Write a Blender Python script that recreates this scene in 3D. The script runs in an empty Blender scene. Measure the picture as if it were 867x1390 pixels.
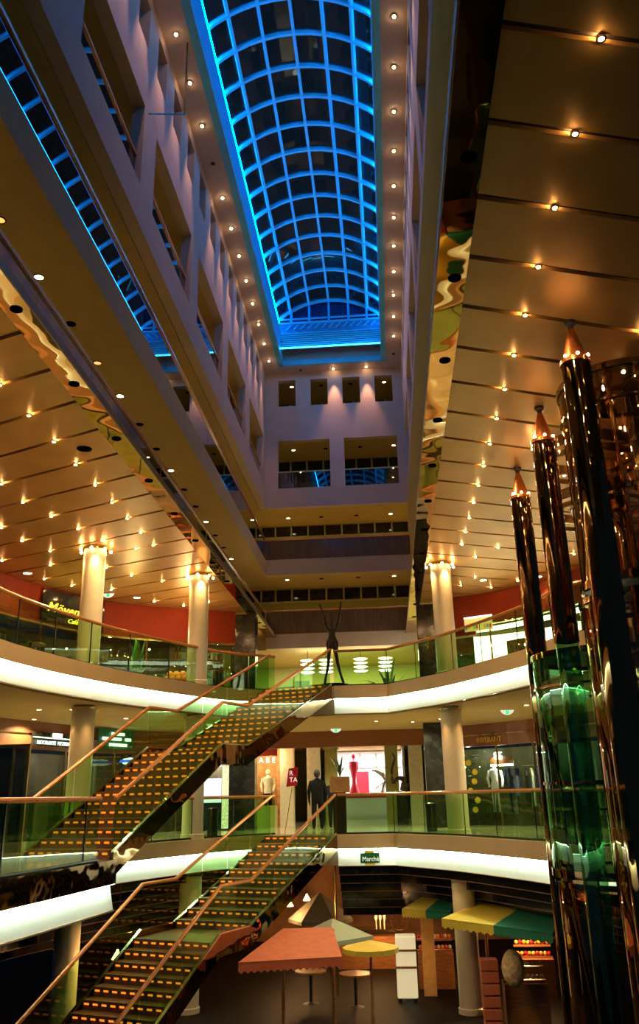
import bpy, bmesh, math, random
from mathutils import Vector, Matrix
random.seed(7)
S = bpy.context.scene
COL = S.collection
PI = math.pi

# ------------------------------------------------------------------ camera, world, exposure
F, PX, PY = 1170.0, 433.5, 650.0
dY = Vector(((533 - PX) / F, (1080 - PY) / F, 1.0))
ux = (365 - PX) / F
dU = Vector((ux, -(1 + ux * dY[0]) / dY[1], 1.0))
dY.normalize(); dU.normalize()
dX = dY.cross(dU)
cam_d = bpy.data.cameras.new('camera'); cam = bpy.data.objects.new('camera', cam_d); COL.objects.link(cam)
R = Matrix((dX, dY, dU))
M = (R @ Matrix.Diagonal((1, -1, -1))).to_4x4()
M.translation = Vector((0, 0, 1.0))
cam.matrix_world = M
cam_d.sensor_fit = 'VERTICAL'; cam_d.sensor_height = 36.0
cam_d.lens = F / 1390 * 36.0
cam_d.shift_y = -(695 - PY) / 1390
cam_d.clip_end = 200; cam_d.clip_start = 0.05
S.camera = cam

w = bpy.data.worlds.new('night_sky'); S.world = w; w.use_nodes = True
bgn = w.node_tree.nodes['Background']
bgn.inputs[0].default_value = (0.008, 0.02, 0.035, 1); bgn.inputs[1].default_value = 0.5

vs = S.view_settings
vs.view_transform = 'Standard'; vs.look = 'None'; vs.gamma = 1.0; vs.use_curve_mapping = False
vs.exposure = 0.5
cy = S.cycles
cy.max_bounces = 10; cy.diffuse_bounces = 4; cy.glossy_bounces = 4; cy.transparent_max_bounces = 32
cy.transmission_bounces = 4; cy.sample_clamp_indirect = 4.0; cy.caustics_reflective = False
cy.caustics_refractive = False; cy.blur_glossy = 0.5
cy.use_denoising = True

# ------------------------------------------------------------------ materials
MATS = {}
def pm(name, col, rough=0.6, metal=0.0, var=0.12, scale=6.0, bump=0.0, emit=None, es=0.0, stretch=(1, 1, 1), bscale=None, spec=0.5, aniso=0.0):
    m = bpy.data.materials.new(name); m.use_nodes = True
    nt = m.node_tree; b = nt.nodes['Principled BSDF']
    b.inputs['Roughness'].default_value = rough; b.inputs['Metallic'].default_value = metal
    b.inputs['Specular IOR Level'].default_value = spec
    tc = nt.nodes.new('ShaderNodeTexCoord'); mp = nt.nodes.new('ShaderNodeMapping'); mp.inputs['Scale'].default_value = stretch
    nt.links.new(tc.outputs['Object'], mp.inputs['Vector'])
    nz = nt.nodes.new('ShaderNodeTexNoise'); nz.inputs['Scale'].default_value = scale; nz.inputs['Detail'].default_value = 4
    nt.links.new(mp.outputs[0], nz.inputs['Vector'])
    r = nt.nodes.new('ShaderNodeValToRGB')
    r.color_ramp.elements[0].position = 0.3; r.color_ramp.elements[1].position = 0.7
    r.color_ramp.elements[0].color = tuple(c * (1 - var) for c in col) + (1,)
    r.color_ramp.elements[1].color = tuple(min(1, c * (1 + var)) for c in col) + (1,)
    nt.links.new(nz.outputs[0], r.inputs[0]); nt.links.new(r.outputs[0], b.inputs['Base Color'])
    if bump:
        n2 = nz
        if bscale:
            n2 = nt.nodes.new('ShaderNodeTexNoise'); n2.inputs['Scale'].default_value = bscale; n2.inputs['Detail'].default_value = 1.0
            nt.links.new(mp.outputs[0], n2.inputs['Vector'])
        bp = nt.nodes.new('ShaderNodeBump'); bp.inputs['Strength'].default_value = bump; bp.inputs['Distance'].default_value = 0.1
        nt.links.new(n2.outputs[0], bp.inputs['Height']); nt.links.new(bp.outputs[0], b.inputs['Normal'])
    if emit:
        b.inputs['Emission Color'].default_value = tuple(emit) + (1,); b.inputs['Emission Strength'].default_value = es
    MATS[name] = m
    return m
def em(name, col, s):
    m = bpy.data.materials.new(name); m.use_nodes = True; nt = m.node_tree; nt.nodes.clear()
    e = nt.nodes.new('ShaderNodeEmission'); e.inputs[0].default_value = tuple(col) + (1,); e.inputs[1].default_value = s
    o = nt.nodes.new('ShaderNodeOutputMaterial'); nt.links.new(e.outputs[0], o.inputs[0]); MATS[name] = m
    return m
def glass(name, tint, refl=(1, 1, 1), base=0.04, ior=1.5, rough=0.0):
    m = bpy.data.materials.new(name); m.use_nodes = True; nt = m.node_tree; nt.nodes.clear()
    t = nt.nodes.new('ShaderNodeBsdfTransparent'); t.inputs[0].default_value = tuple(tint) + (1,)
    g = nt.nodes.new('ShaderNodeBsdfGlossy'); g.inputs[0].default_value = tuple(refl) + (1,); g.inputs['Roughness'].default_value = rough
    lw = nt.nodes.new('ShaderNodeLayerWeight'); lw.inputs['Blend'].default_value = 0.5
    f = nt.nodes.new('ShaderNodeMath'); f.operation = 'POWER'; f.inputs[1].default_value = 4.0; nt.links.new(lw.outputs['Facing'], f.inputs[0])
    a = nt.nodes.new('ShaderNodeMath'); a.operation = 'MULTIPLY_ADD'; a.inputs[1].default_value = 0.75; a.inputs[2].default_value = base; a.use_clamp = True
    mx = nt.nodes.new('ShaderNodeMixShader'); o = nt.nodes.new('ShaderNodeOutputMaterial')
    nt.links.new(f.outputs[0], a.inputs[0]); nt.links.new(a.outputs[0], mx.inputs[0])
    nt.links.new(t.outputs[0], mx.inputs[1]); nt.links.new(g.outputs[0], mx.inputs[2]); nt.links.new(mx.outputs[0], o.inputs[0])
    MATS[name] = m
    return m

M_soffit = pm('soffit_paint', (0.52, 0.37, 0.15), 0.8, spec=0.1, var=0.05, scale=2)
M_wall = pm('pale_wall_paint', (0.55, 0.43, 0.35), 0.8, spec=0.15, var=0.05, scale=2)
M_wallb = pm('beige_pink_paint', (0.50, 0.37, 0.24), 0.8, spec=0.1, var=0.05, scale=2)
M_ceilw = pm('shaft_ceiling_paint', (0.55, 0.46, 0.42), 0.5, var=0.06, scale=2)
M_fascia = pm('beige_fascia_paint', (0.64, 0.44, 0.22), 0.7, var=0.04, scale=2)
M_strip = pm('cove_white', (0.82, 0.86, 0.80), 0.5, var=0.02)
M_panel = pm('brushed_metal_ceiling', (0.64, 0.37, 0.10), 0.42, metal=0.6, var=0.10, scale=1.2, stretch=(1, 1, 1))
M_dark = pm('near_black', (0.015, 0.012, 0.010), 0.5)
M_recess = pm('recess_black', (0.004, 0.003, 0.002), 0.9, spec=0.0)
M_black = pm('black_marble', (0.012, 0.012, 0.011), 0.12, var=0.6, scale=5)
M_bronze = pm('wavy_bronze_mirror', (0.62, 0.36, 0.13), 0.03, metal=1.0, var=0.05, bump=0.32, bscale=1.0, stretch=(1, 1, 1))
M_bronze2 = pm('bronze_mirror', (0.50, 0.33, 0.17), 0.05, metal=1.0, var=0.1, bump=0.12, bscale=2.0)
M_bronzed = pm('dark_bronze_mirror', (0.22, 0.13, 0.06), 0.05, metal=1.0, var=0.1, bump=0.15, bscale=2.5)
M_shaft = pm('dark_bronze_tube', (0.30, 0.18, 0.08), 0.04, metal=1.0, var=0.15, bump=0.05, bscale=2.0, stretch=(1, 1, 0.3))
M_copper = pm('copper', (0.75, 0.24, 0.07), 0.25, metal=0.9, var=0.1)
M_chrome = pm('chrome', (0.7, 0.68, 0.62), 0.12, metal=1.0, var=0.04)
M_lip = pm('dull_bronze', (0.30, 0.20, 0.10), 0.45, metal=.7)
M_brass = pm('brass', (0.70, 0.46, 0.16), 0.2, metal=1.0, var=0.06)
M_rail = pm('copper_brown_handrail', (0.66, 0.26, 0.08), 0.22, metal=0.35, var=0.12, scale=9)
M_col = pm('cream_column', (0.76, 0.66, 0.46), 0.28, var=0.03)
M_tread = pm('dark_brown_tread', (0.20, 0.105, 0.035), 0.3, var=0.25, scale=12)
M_floor = pm('polished_marble', (0.50, 0.46, 0.33), 0.09, var=0.18, scale=1.5)
M_floorup = pm('upper_marble', (0.40, 0.33, 0.22), 0.12, var=0.18, scale=1.5)
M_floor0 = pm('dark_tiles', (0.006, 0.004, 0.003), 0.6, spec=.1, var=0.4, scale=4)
M_redf = pm('red_fascia', (0.27, 0.03, 0.008), 0.6, spec=0.15, var=0.06)
M_brownf = pm('brown_fascia', (0.26, 0.095, 0.035), 0.4, var=0.08)
M_shopdk = pm('dark_shopfront', (0.035, 0.03, 0.02), 0.15, var=0.4)
M_olive = pm('olive_wall', (0.42, 0.40, 0.12), 0.7, var=0.06)
M_brownp = pm('brown_veneer_panel', (0.16, 0.09, 0.035), 0.13, var=0.25, scale=3, stretch=(4, 4, 0.6))
M_mull = pm('pale_green_window_frame', (0.55, 0.52, 0.22), 0.5, var=0.05)
M_blind = pm('dark_window', (0.012, 0.012, 0.010), 0.08, var=0.5, scale=3)
M_rib = pm('skylight_bar_paint', (0.15, 0.75, 0.9), 0.45, var=0.05)
M_ribd = pm('skylight_kerb_paint', (0.10, 0.6, 0.9), 0.45, var=0.06)
M_cloth_bk = pm('black_clothing', (0.008, 0.008, 0.009), 0.9, var=0.2, spec=0.1)
M_skin = pm('skin', (0.45, 0.26, 0.17), 0.5, var=0.05)
M_hair = pm('dark_hair', (0.02, 0.013, 0.01), 0.6, var=0.3, scale=40)
M_bsculpt = pm('sculpture_bronze', (0.045, 0.03, 0.014), 0.35, metal=0.6, var=0.5, scale=14, bump=0.5)
M_red = pm('red_lacquer', (0.62, 0.02, 0.035), 0.35, var=0.05)
M_leaf = pm('green_leaf', (0.06, 0.22, 0.03), 0.45, var=0.4, scale=8)
M_leafd = pm('dark_green_leaf', (0.02, 0.07, 0.012), 0.45, var=0.4, scale=8)
M_pot = pm('brown_pot', (0.18, 0.09, 0.04), 0.5)
M_white = pm('white_paint', (0.8, 0.8, 0.78), 0.5, var=0.03)
M_cream = pm('cream_cloth', (0.75, 0.68, 0.5), 0.8, var=0.08)
M_yel = pm('yellow_awning_cloth', (0.72, 0.52, 0.05), 0.7, var=0.06)
M_grn = pm('green_awning_cloth', (0.01, 0.16, 0.085), 0.7, var=0.06)
M_orang = pm('brick_orange_awning_cloth', (0.55, 0.13, 0.05), 0.75, var=0.1)
M_paleg = pm('pale_grey_canvas', (0.38, 0.40, 0.28), 0.75, var=0.06)
M_wood = pm('warm_wood', (0.36, 0.15, 0.05), 0.4, var=0.3, scale=4, stretch=(1, 1, 6))
M_orange = pm('orange_fruit', (0.85, 0.30, 0.04), 0.45, var=0.2)
M_grey = pm('dark_grey_metal', (0.06, 0.06, 0.055), 0.25, metal=0.8, var=0.1)
M_signg = pm('green_sign_board', (0.01, 0.14, 0.04), 0.4, var=0.05)
M_signy = pm('yellow_paint', (0.85, 0.6, 0.02), 0.5, var=0.03)
M_letter = pm('white_letters', (0.85, 0.85, 0.8), 0.5, var=0.02, emit=(0.9, 0.95, 0.8), es=0.5)
M_teal = pm('teal_display', (0.02, 0.28, 0.32), 0.3)
M_navy = pm('navy_panel', (0.01, 0.02, 0.045), 0.3)

E_star = em('halogen_bulb', (1.0, 0.56, 0.22), 420)
E_small = em('small_bulb', (1.0, 0.60, 0.28), 60)
E_step = em('amber_step_bulb', (1.0, 0.22, 0.012), 1.0)
E_cove = em('cove_tube', (0.80, 1.0, 0.78), 34)
E_down = em('downlight_disc', (1.0, 0.95, 0.55), 14)
E_downo = em('dim_orange_disc', (1.0, 0.35, 0.08), 1.5)
E_blue = em('blue_neon', (0.0, 0.30, 1.0), 40)
E_bluel = em('cyan_neon', (0.02, 0.42, 1.0), 9)
E_pend = em('pendant_glow', (0.95, 1.0, 0.75), 5)
E_white = em('shop_light', (1.0, 0.98, 0.85), 5)
E_warm = em('warm_lamp', (1.0, 0.50, 0.16), 9)
E_yel = em('yellow_neon_letters', (1.0, 0.62, 0.03), 2.2)
E_grn = em('exit_green', (0.05, 0.55, 0.2), 1.2)
E_sign = em('lit_white_sign', (0.75, 0.95, 0.8), 2.0)
E_scr = em('lit_poster', (0.85, 0.92, 1.0), 1.0)

G_rail = glass('green_tinted_glass', (0.72, 0.90, 0.64), base=0.02)
G_dark = glass('dark_tinted_glass', (0.28, 0.30, 0.26), base=0.10)
G_lift = glass('green_lift_glass', (0.36, 0.66, 0.42), (0.6, 1.0, 0.75), base=0.16)
G_liftb = glass('bronze_lift_glass', (0.35, 0.20, 0.10), (0.8, 0.55, 0.35), base=0.25)
G_sky = glass('night_skylight_pane', (0.35, 0.45, 0.55), base=0.02)
G_shop = glass('shop_window_glass', (0.85, 0.9, 0.85), base=0.03)

# ------------------------------------------------------------------ builders
def wloc(o):
    v = Vector((0, 0, 0))
    while o is not None:
        v += o.location; o = o.parent
    return v
class MB:
    def __init__(s): s.v = []; s.f = []; s.mi = []; s.k = 0
    def mat(s, k): s.k = k; return s
    def add(s, vs_, fs):
        n = len(s.v); s.v += [tuple(p) for p in vs_]
        for f in fs: s.f.append(tuple(i + n for i in f)); s.mi.append(s.k)
        return s
    def box(s, x0, x1, y0, y1, z0, z1):
        p = [(x0, y0, z0), (x1, y0, z0), (x1, y1, z0), (x0, y1, z0), (x0, y0, z1), (x1, y0, z1), (x1, y1, z1), (x0, y1, z1)]
        return s.add(p, [(0, 3, 2, 1), (4, 5, 6, 7), (0, 1, 5, 4), (1, 2, 6, 5), (2, 3, 7, 6), (3, 0, 4, 7)])
    def prism(s, poly, z0, z1):
        a = sum(poly[i][0] * poly[(i + 1) % len(poly)][1] - poly[(i + 1) % len(poly)][0] * poly[i][1] for i in range(len(poly)))
        if a < 0: poly = poly[::-1]
        n = len(poly)
        s.add([(x, y, z0) for x, y in poly] + [(x, y, z1) for x, y in poly],
              [tuple(range(n))[::-1], tuple(range(n, 2 * n))] + [(i, (i + 1) % n, n + (i + 1) % n, n + i) for i in range(n)])
        return s
    def ext(s, pts, vec):
        n = len(pts); vec = Vector(vec); P = [Vector(p) for p in pts]
        return s.add(P + [p + vec for p in P], [tuple(range(n))[::-1], tuple(range(n, 2 * n))] + [(i, (i + 1) % n, n + (i + 1) % n, n + i) for i in range(n)])
    def obox(s, a, b, wd, h, up=(0, 0, 1)):          # beam from a to b, width wd, height h
        a = Vector(a); b = Vector(b); d = (b - a).normalized(); up = Vector(up)
        sd = d.cross(up)
        if sd.length < 1e-4: sd = d.cross(Vector((1, 0, 0)))
        sd.normalize(); u = sd.cross(d)
        p = [q + sd * i * wd / 2 + u * j * h / 2 for q in (a, b) for i, j in ((-1, -1), (1, -1), (1, 1), (-1, 1))]
        return s.add(p, [(0, 1, 2, 3), (7, 6, 5, 4), (0, 4, 5, 1), (1, 5, 6, 2), (2, 6, 7, 3), (3, 7, 4, 0)])
    def lathe(s, cx, cy_, prof, n=24, a0=0, a1=2 * PI):
        full = abs(a1 - a0 - 2 * PI) < 1e-6; m = n if full else n + 1
        vv = []
        for r, z in prof:
            for i in range(m):
                a = a0 + (a1 - a0) * i / n; vv.append((cx + r * math.cos(a), cy_ + r * math.sin(a), z))
        ff = []
        for j in range(len(prof) - 1):
            for i in range(n):
                k = (i + 1) % m
                ff.append((j * m + i, j * m + k, (j + 1) * m + k, (j + 1) * m + i))
        return s.add(vv, ff)
    def tube(s, path, r, n=8, cap=True):
        P = [Vector(p) for p in path]; vv = []; N = len(P)
        for i, p in enumerate(P):
            d = (P[min(i + 1, N - 1)] - P[max(i - 1, 0)]).normalized()
            a = d.cross(Vector((0, 0, 1)))
            if a.length < 1e-3: a = Vector((1, 0, 0))
            a.normalize(); b = a.cross(d)
            rr = r[i] if isinstance(r, (list, tuple)) else r
            for k in range(n):
                t = 2 * PI * k / n; vv.append(p + a * rr * math.cos(t) + b * rr * math.sin(t))
        ff = [(j * n + i, j * n + (i + 1) % n, (j + 1) * n + (i + 1) % n, (j + 1) * n + i) for j in range(N - 1) for i in range(n)]
        if cap: ff += [tuple(range(n))[::-1], tuple(range((N - 1) * n, N * n))]
        return s.add(vv, ff)
    def sph(s, c, r, n=8, m=6, sz=1.0):
        prof = [(max(1e-4, r * math.sin(PI * j / m)), c[2] - r * sz * math.cos(PI * j / m)) for j in range(m + 1)]
        return s.lathe(c[0], c[1], prof, n)
    def wallstrip(s, path, z0, z1, th=0.05, side=1, lean=0.0):   # vertical ribbon with thickness along a plan path
        n = len(path); L = offset(path, th * side)
        Lb = offset(path, lean) if lean else path
        vv = [(p[0], p[1], z0) for p in Lb] + [(p[0], p[1], z1) for p in path] + [(p[0], p[1], z0) for p in L] + [(p[0], p[1], z1) for p in L]
        ff = []
        for i in range(n - 1):
            ff += [(i, i + 1, n + i + 1, n + i), (2 * n + i, 3 * n + i, 3 * n + i + 1, 2 * n + i + 1), (n + i, n + i + 1, 3 * n + i + 1, 3 * n + i), (i, 2 * n + i, 2 * n + i + 1, i + 1)]
        ff += [(0, n, 3 * n, 2 * n), (n - 1, 3 * n - 1, 4 * n - 1, 2 * n - 1)]
        return s.add(vv, ff)
    def build(s, name, mats, parent=None, smooth=False, bevel=0):
        me = bpy.data.meshes.new(name)
        off = wloc(parent) if parent else Vector((0, 0, 0))
        me.from_pydata([(x - off[0], y - off[1], z - off[2]) for x, y, z in s.v], [], s.f)
        if not isinstance(mats, (list, tuple)): mats = [mats]
        for m in mats: me.materials.append(m)
        if len(mats) > 1:
            for p, k in zip(me.polygons, s.mi): p.material_index = k
        bm = bmesh.new(); bm.from_mesh(me); bmesh.ops.recalc_face_normals(bm, faces=bm.faces); bm.to_mesh(me); bm.free()
        if smooth:
            for p in me.polygons: p.use_smooth = True
            try: me.set_sharp_from_angle(angle=math.radians(40))
            except Exception: pass
        o = bpy.data.objects.new(name, me); COL.objects.link(o)
        if parent: o.parent = parent
        if bevel:
            b = o.modifiers.new('bevel', 'BEVEL'); b.width = bevel; b.segments = 2; b.limit_method = 'ANGLE'
        return o
def offset(path, d):       # positive d = to the left of the direction of travel
    out = []; n = len(path)
    for i in range(n):
        a = Vector(path[max(i - 1, 0)][:2]); b = Vector(path[min(i + 1, n - 1)][:2]); t = (b - a).normalized()
        out.append((path[i][0] - t.y * d, path[i][1] + t.x * d))
    return out
def smoothp(pts, k=4):
    P = [Vector(p) for p in pts]; out = []
    for i in range(len(P) - 1):
        a = P[i - 1] if i else P[0] * 2 - P[1]; b = P[i]; c = P[i + 1]; d = P[i + 2] if i + 2 < len(P) else P[-1] * 2 - P[-2]
        for j in range(k):
            t = j / k
            out.append(0.5 * ((2 * b) + (c - a) * t + (2 * a - 5 * b + 4 * c - d) * t * t + (3 * b - a - 3 * c + d) * t ** 3))
    out.append(P[-1]); return [tuple(p) for p in out]
def thing(name, label, cat, loc=(0, 0, 0), group=None):
    o = bpy.data.objects.new(name, None); COL.objects.link(o); o.location = loc; o.empty_display_size = 0.1
    o['label'] = label; o['category'] = cat
    if group: o['group'] = group
    return o
def tag(o, label, cat, group=None, kind=None):
    o['label'] = label; o['category'] = cat
    if group: o['group'] = group
    if kind: o['kind'] = kind
    return o
def struct(name, mb, mats, smooth=False):
    o = mb.build(name, mats, None, smooth); o['kind'] = 'structure'; return o
def dup(root, loc, label=None, group=None, rotz=0):
    r = root.copy(); COL.objects.link(r); r.location = loc; r.rotation_euler = (0, 0, rotz)
    if label: r['label'] = label
    if group: r['group'] = group
    for ch in list(root.children):
        c = ch.copy(); COL.objects.link(c); c.parent = r
        for g in list(ch.children):
            d = g.copy(); COL.objects.link(d); d.parent = c
    return r
def text(name, body, size, loc, direction, mat, parent=None, ext=0.01, sx=1.0, align='LEFT', shear=0.0):
    cu = bpy.data.curves.new(name, 'FONT'); cu.body = body; cu.size = size; cu.extrude = ext; cu.align_x = align; cu.shear = shear
    cu.resolution_u = 2; cu.materials.append(mat)
    o = bpy.data.objects.new(name, cu); COL.objects.link(o)
    d = Vector((direction[0], direction[1], 0)).normalized()
    X = d; Z = Vector((d.y, -d.x, 0)); Y = Vector((0, 0, 1))
    off = wloc(parent) if parent else Vector((0, 0, 0))
    m = Matrix((X, Y, Z)).transposed().to_4x4() @ Matrix.Diagonal((sx, 1, 1, 1))
    m.translation = Vector(loc) - off
    if parent: o.parent = parent
    dg = bpy.context.evaluated_depsgraph_get(); me = bpy.data.meshes.new_from_object(o.evaluated_get(dg)); bpy.data.objects.remove(o)
    o = bpy.data.objects.new(name, me); COL.objects.link(o)
    if parent: o.parent = parent
    o.matrix_local = m
    return o
def spot(parent, loc, col, power, ang=60, blend=0.6, aim=(0, 0, -1), size=0.04):
    l = bpy.data.lights.new('lamp_beam', 'SPOT'); l.color = col; l.energy = power; l.spot_size = math.radians(ang); l.spot_blend = blend; l.shadow_soft_size = size
    o = bpy.data.objects.new('lamp_beam', l); COL.objects.link(o)
    if parent: o.parent = parent
    o.location = Vector(loc) - (wloc(parent) if parent else Vector((0, 0, 0)))
    o.rotation_euler = Vector(aim).to_track_quat('-Z', 'Y').to_euler(); return o
def area(name, loc, col, power, sx, sy, aim=(0, 0, -1)):
    l = bpy.data.lights.new(name, 'AREA'); l.shape = 'RECTANGLE'; l.size = sx; l.size_y = sy; l.color = col; l.energy = power
    o = bpy.data.objects.new(name, l); COL.objects.link(o); o.location = loc
    o.rotation_euler = Vector(aim).to_track_quat('-Z', 'Y').to_euler(); return o
def point(name, loc, col, power, size=0.03):
    l = bpy.data.lights.new(name, 'POINT'); l.color = col; l.energy = power; l.shadow_soft_size = size
    o = bpy.data.objects.new(name, l); COL.objects.link(o); o.location = loc; return o

# ------------------------------------------------------------------ plan of the atrium
XL, XR = -5.04, 1.29          # shaft walls
YB = 36.0                      # shaft back wall
L2Z, CZ = 4.1, 7.4
E2L = smoothp([(-6.2, 7), (-7.2, 11), (-7.7, 14.5), (-7.8, 16.8), (-7.6, 18.4), (-7.3, 19.8), (-6.9, 21.3), (-6.3, 22.9), (-5.6, 24.4), (-4.85, 25.8), (-3.47, 27.05)])
E2R = [(-1.6, 26.3), (0.0, 26.3)] + smoothp([(0.0, 26.3), (0.8, 25.2), (1.55, 24.1), (2.4, 22.4), (3.1, 20.85), (3.42, 20.0), (3.9, 18.4), (4.9, 17.8)])[1:]
E1L = smoothp([(-7.55, 18.2), (-7.3, 19.8), (-6.9, 21.3), (-6.3, 22.9), (-5.6, 24.4), (-4.85, 25.8), (-3.47, 27.05)])
E1R = list(E2R)
PLAT = [(-6.3, 8.0), (-5.9, 10.5), (-5.62, 13.1), (-5.47, 14.4), (-5.33, 15.8), (-5.22, 16.9)]   # landing edge where the upper stair starts
DST = Vector((0.357, 0.9341, 0)); PST = Vector((-0.9341, 0.357, 0)); TOP = Vector((-1.6, 26.3, 0))
def SP(s, o, z): p = TOP + DST * s + PST * o; return (p.x, p.y, z)
OUTL = [(-13.5, 7), (-13.5, 50)]; OUTR = [(9.5, 50), (9.5, 7)]

# floors (one slab per storey)
def slab_poly(EL, ER, extra=None):
    return [(-13.5, 7)] + (extra or []) + EL + ER + [(9.5, 17.8), (9.5, 50), (-13.5, 50)]
m = MB(); m.prism(slab_poly(E2L, E2R), 3.3, L2Z); struct('floor', m, [M_floorup])
ft = SP(-10.1, 2.0, 0)
m = MB(); m.prism(slab_poly([(ft[0], ft[1])] + E1L, E1R, PLAT + [SP(-10.1, 0, 0)[:2]]), -0.8, 0.0); struct('floor', m, [M_floor])
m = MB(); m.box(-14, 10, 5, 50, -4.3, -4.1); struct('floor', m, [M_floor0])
# storey ceiling finishes (painted soffits) just below each slab
def inset(path, d): return offset(path, d)
m = MB(); m.prism([(-13.5, 7)] + inset(E2L, 0.14) + [(-3.4, 27.2), (-1.55, 26.45)] + inset(E2R, 0.14)[1:] + [(9.5, 18), (9.5, 33), (-13.5, 33)], 3.28, 3.297)
struct('ceiling', m, [M_soffit])
# fascias: beige band, lip, white cove surface, tube
def fascia(EP, z, lit=True, tubem=E_cove):
    m = MB(); m.wallstrip(offset(EP, -0.13), z - 0.37, z + 0.002, 0.126, 1); o = struct('trim', m, [M_fascia])
    if lit:
        m = MB(); m.wallstrip(offset(EP, -0.012), z - 0.80, z - 0.36, 0.01, 1, lean=-.10); struct('trim', m, [M_strip])
    return o
def cove(EP, z, label):
    t = thing('cove_light', label, 'strip light', (EP[0][0], EP[0][1], z - 0.4))
    m = MB(); m.wallstrip(offset(EP, -0.085), z - 0.385, z - 0.372, 0.03, -1); m.build('tube', E_cove, t)
    m = MB(); m.wallstrip(offset(EP, -0.10), z - 0.815, z - 0.80, 0.025, -1); m.build('lower_lip', M_fascia, t)
    return t
fascia(E2L, L2Z); fascia(E2R, L2Z); fascia(E1L, 0.0); fascia(E1R, 0.0)
cove(E2L, L2Z, 'white strip light curving under the upper left gallery edge')
cove(E2R, L2Z, 'white strip light under the upper right gallery edge')
cove(E1L, 0.0, 'white strip light under the lower left gallery edge, behind the stairs')
cove(E1R, 0.0, 'white strip light under the lower right gallery edge, behind the green sign')
# platform fascia
m = MB(); m.wallstrip(offset(PLAT, -0.13), -0.40, 0.01, 0.126, 1); struct('trim', m, [M_bronzed])
m = MB(); m.wallstrip(offset(PLAT, -0.012), -0.85, -0.40, 0.01, 1, lean=-.10); struct('trim', m, [M_strip])
cove(PLAT, -0.02, 'white strip light under the near left landing edge')

# stepped dark bulkhead under the lower gallery
m = MB()
for EP in (E1L, E1R):
    for k in range(6):
        p = offset(EP, 0.12 + 0.32 * k); z = -0.82 - 0.24 * k
        m.mat(0).wallstrip(p, z - 0.24, z, 0.30, 1)
        m.mat(1).wallstrip(offset(p, -0.012), z - 0.24, z - 0.225, 0.01, 1)
struct('trim', m, [M_black, M_brownf])

# ------------------------------------------------------------------ metal ceiling above the upper gallery
def gslope(y): return min(0.46, 0.26 + 0.025 * max(0, y - 6))
m = MB()
for side, xa, x0, x1 in ((-1, -6.06, -5.0, -13.0), (1, 2.2, 1.27, 9.0)):
    y_of = lambda k: (4.98 if side < 0 else 4.94) + 1.2 * k - 1.2 * 4
    for k in range(0, 33):
        ya, yb = y_of(k), y_of(k + 1)
        sa, sb = gslope(ya), gslope(yb)
        g = 0.05
        q = [(x0, ya + sa * abs(x0 - xa) * (1 if abs(x0) > abs(xa) else -1) + g), (x0, yb + sb * abs(x0 - xa) * (1 if abs(x0) > abs(xa) else -1) - g),
             (x1, yb + sb * abs(x1 - xa) - g), (x1, ya + sa * abs(x1 - xa) + g)]
        if min(p[1] for p in q[:2]) > 36: continue
        m.mat(0).prism(q, CZ, CZ + 0.06)
m.mat(1).box(-13, -5.0, 1, 50, CZ + 0.07, CZ + 0.1); m.box(1.27, 9, 1, 50, CZ + 0.07, CZ + 0.1)
struct('ceiling', m, [M_panel, M_dark])
# slab of the first office floor over it, mirrored border and chrome lip
m = MB(); m.box(-13, -4.98, 1, 36, 7.505, 7.60); m.box(1.25, 9, 1, 36, 7.505, 7.60); struct('floor', m, [M_soffit])
for x0, x1 in ((-5.0, -4.6), (0.87, 1.27)):
    m = MB(); m.box(x0, x1, 1, 36, 7.33, 7.42); struct('trim', m, [M_bronze])
    xe = -4.6 if x0 < 0 else 0.87
    m = MB(); m.box(xe - 0.012, xe + 0.012, 1, 36, 7.31, 7.45); m.box(x0 + .01, x1 - .01, 1, 36, 7.43, 7.45); struct('trim', m, [M_lip])

# ------------------------------------------------------------------ shaft: left, right, back walls and slabs
Z4, Z4T, Z5, Z5T, Z6, ZC = 10.02, 10.68, 13.06, 13.6, 16.35, 19.68
# slabs / soffits
m = MB()
m.box(-9.2, XL, 1, YB, Z4, Z4T - .02); m.box(XR, 6, 1, YB, Z4, Z4T - .02)
m.box(-9.2, 6, YB, 42, Z4, Z4T - .02)
m.box(-9.2, XL - .32, 1, 42, Z5, Z5 + .3); m.box(XR + .32, 6, 1, 42, Z5, Z5 + .3); m.box(XL - .32, XR + .32, YB + .32, 42, Z5, Z5 + .3)
m.box(-9.2, XL - .32, 1, 42, Z6, Z6 + .3); m.box(XR + .32, 6, 1, 42, Z6, Z6 + .3); m.box(XL - .32, XR + .32, YB + .32, 42, Z6, Z6 + .3)
struct('ceiling', m, [M_soffit])
m = MB()
m.box(XL - .03, XL + .03, 1, YB + .03, Z4 - .02, Z4T); m.box(XL + .03, XR - .03, YB - .03, YB + .03, Z4 - .02, Z4T)
m.box(XL + .03, XR - .03, YB - .03, YB + .3, 6.85, 7.45)
struct('trim', m, [M_wallb])
m = MB(); m.box(-9.2, 6, YB + .3, 42, 6.85, 7.4); struct('ceiling', m, [M_soffit])
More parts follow.
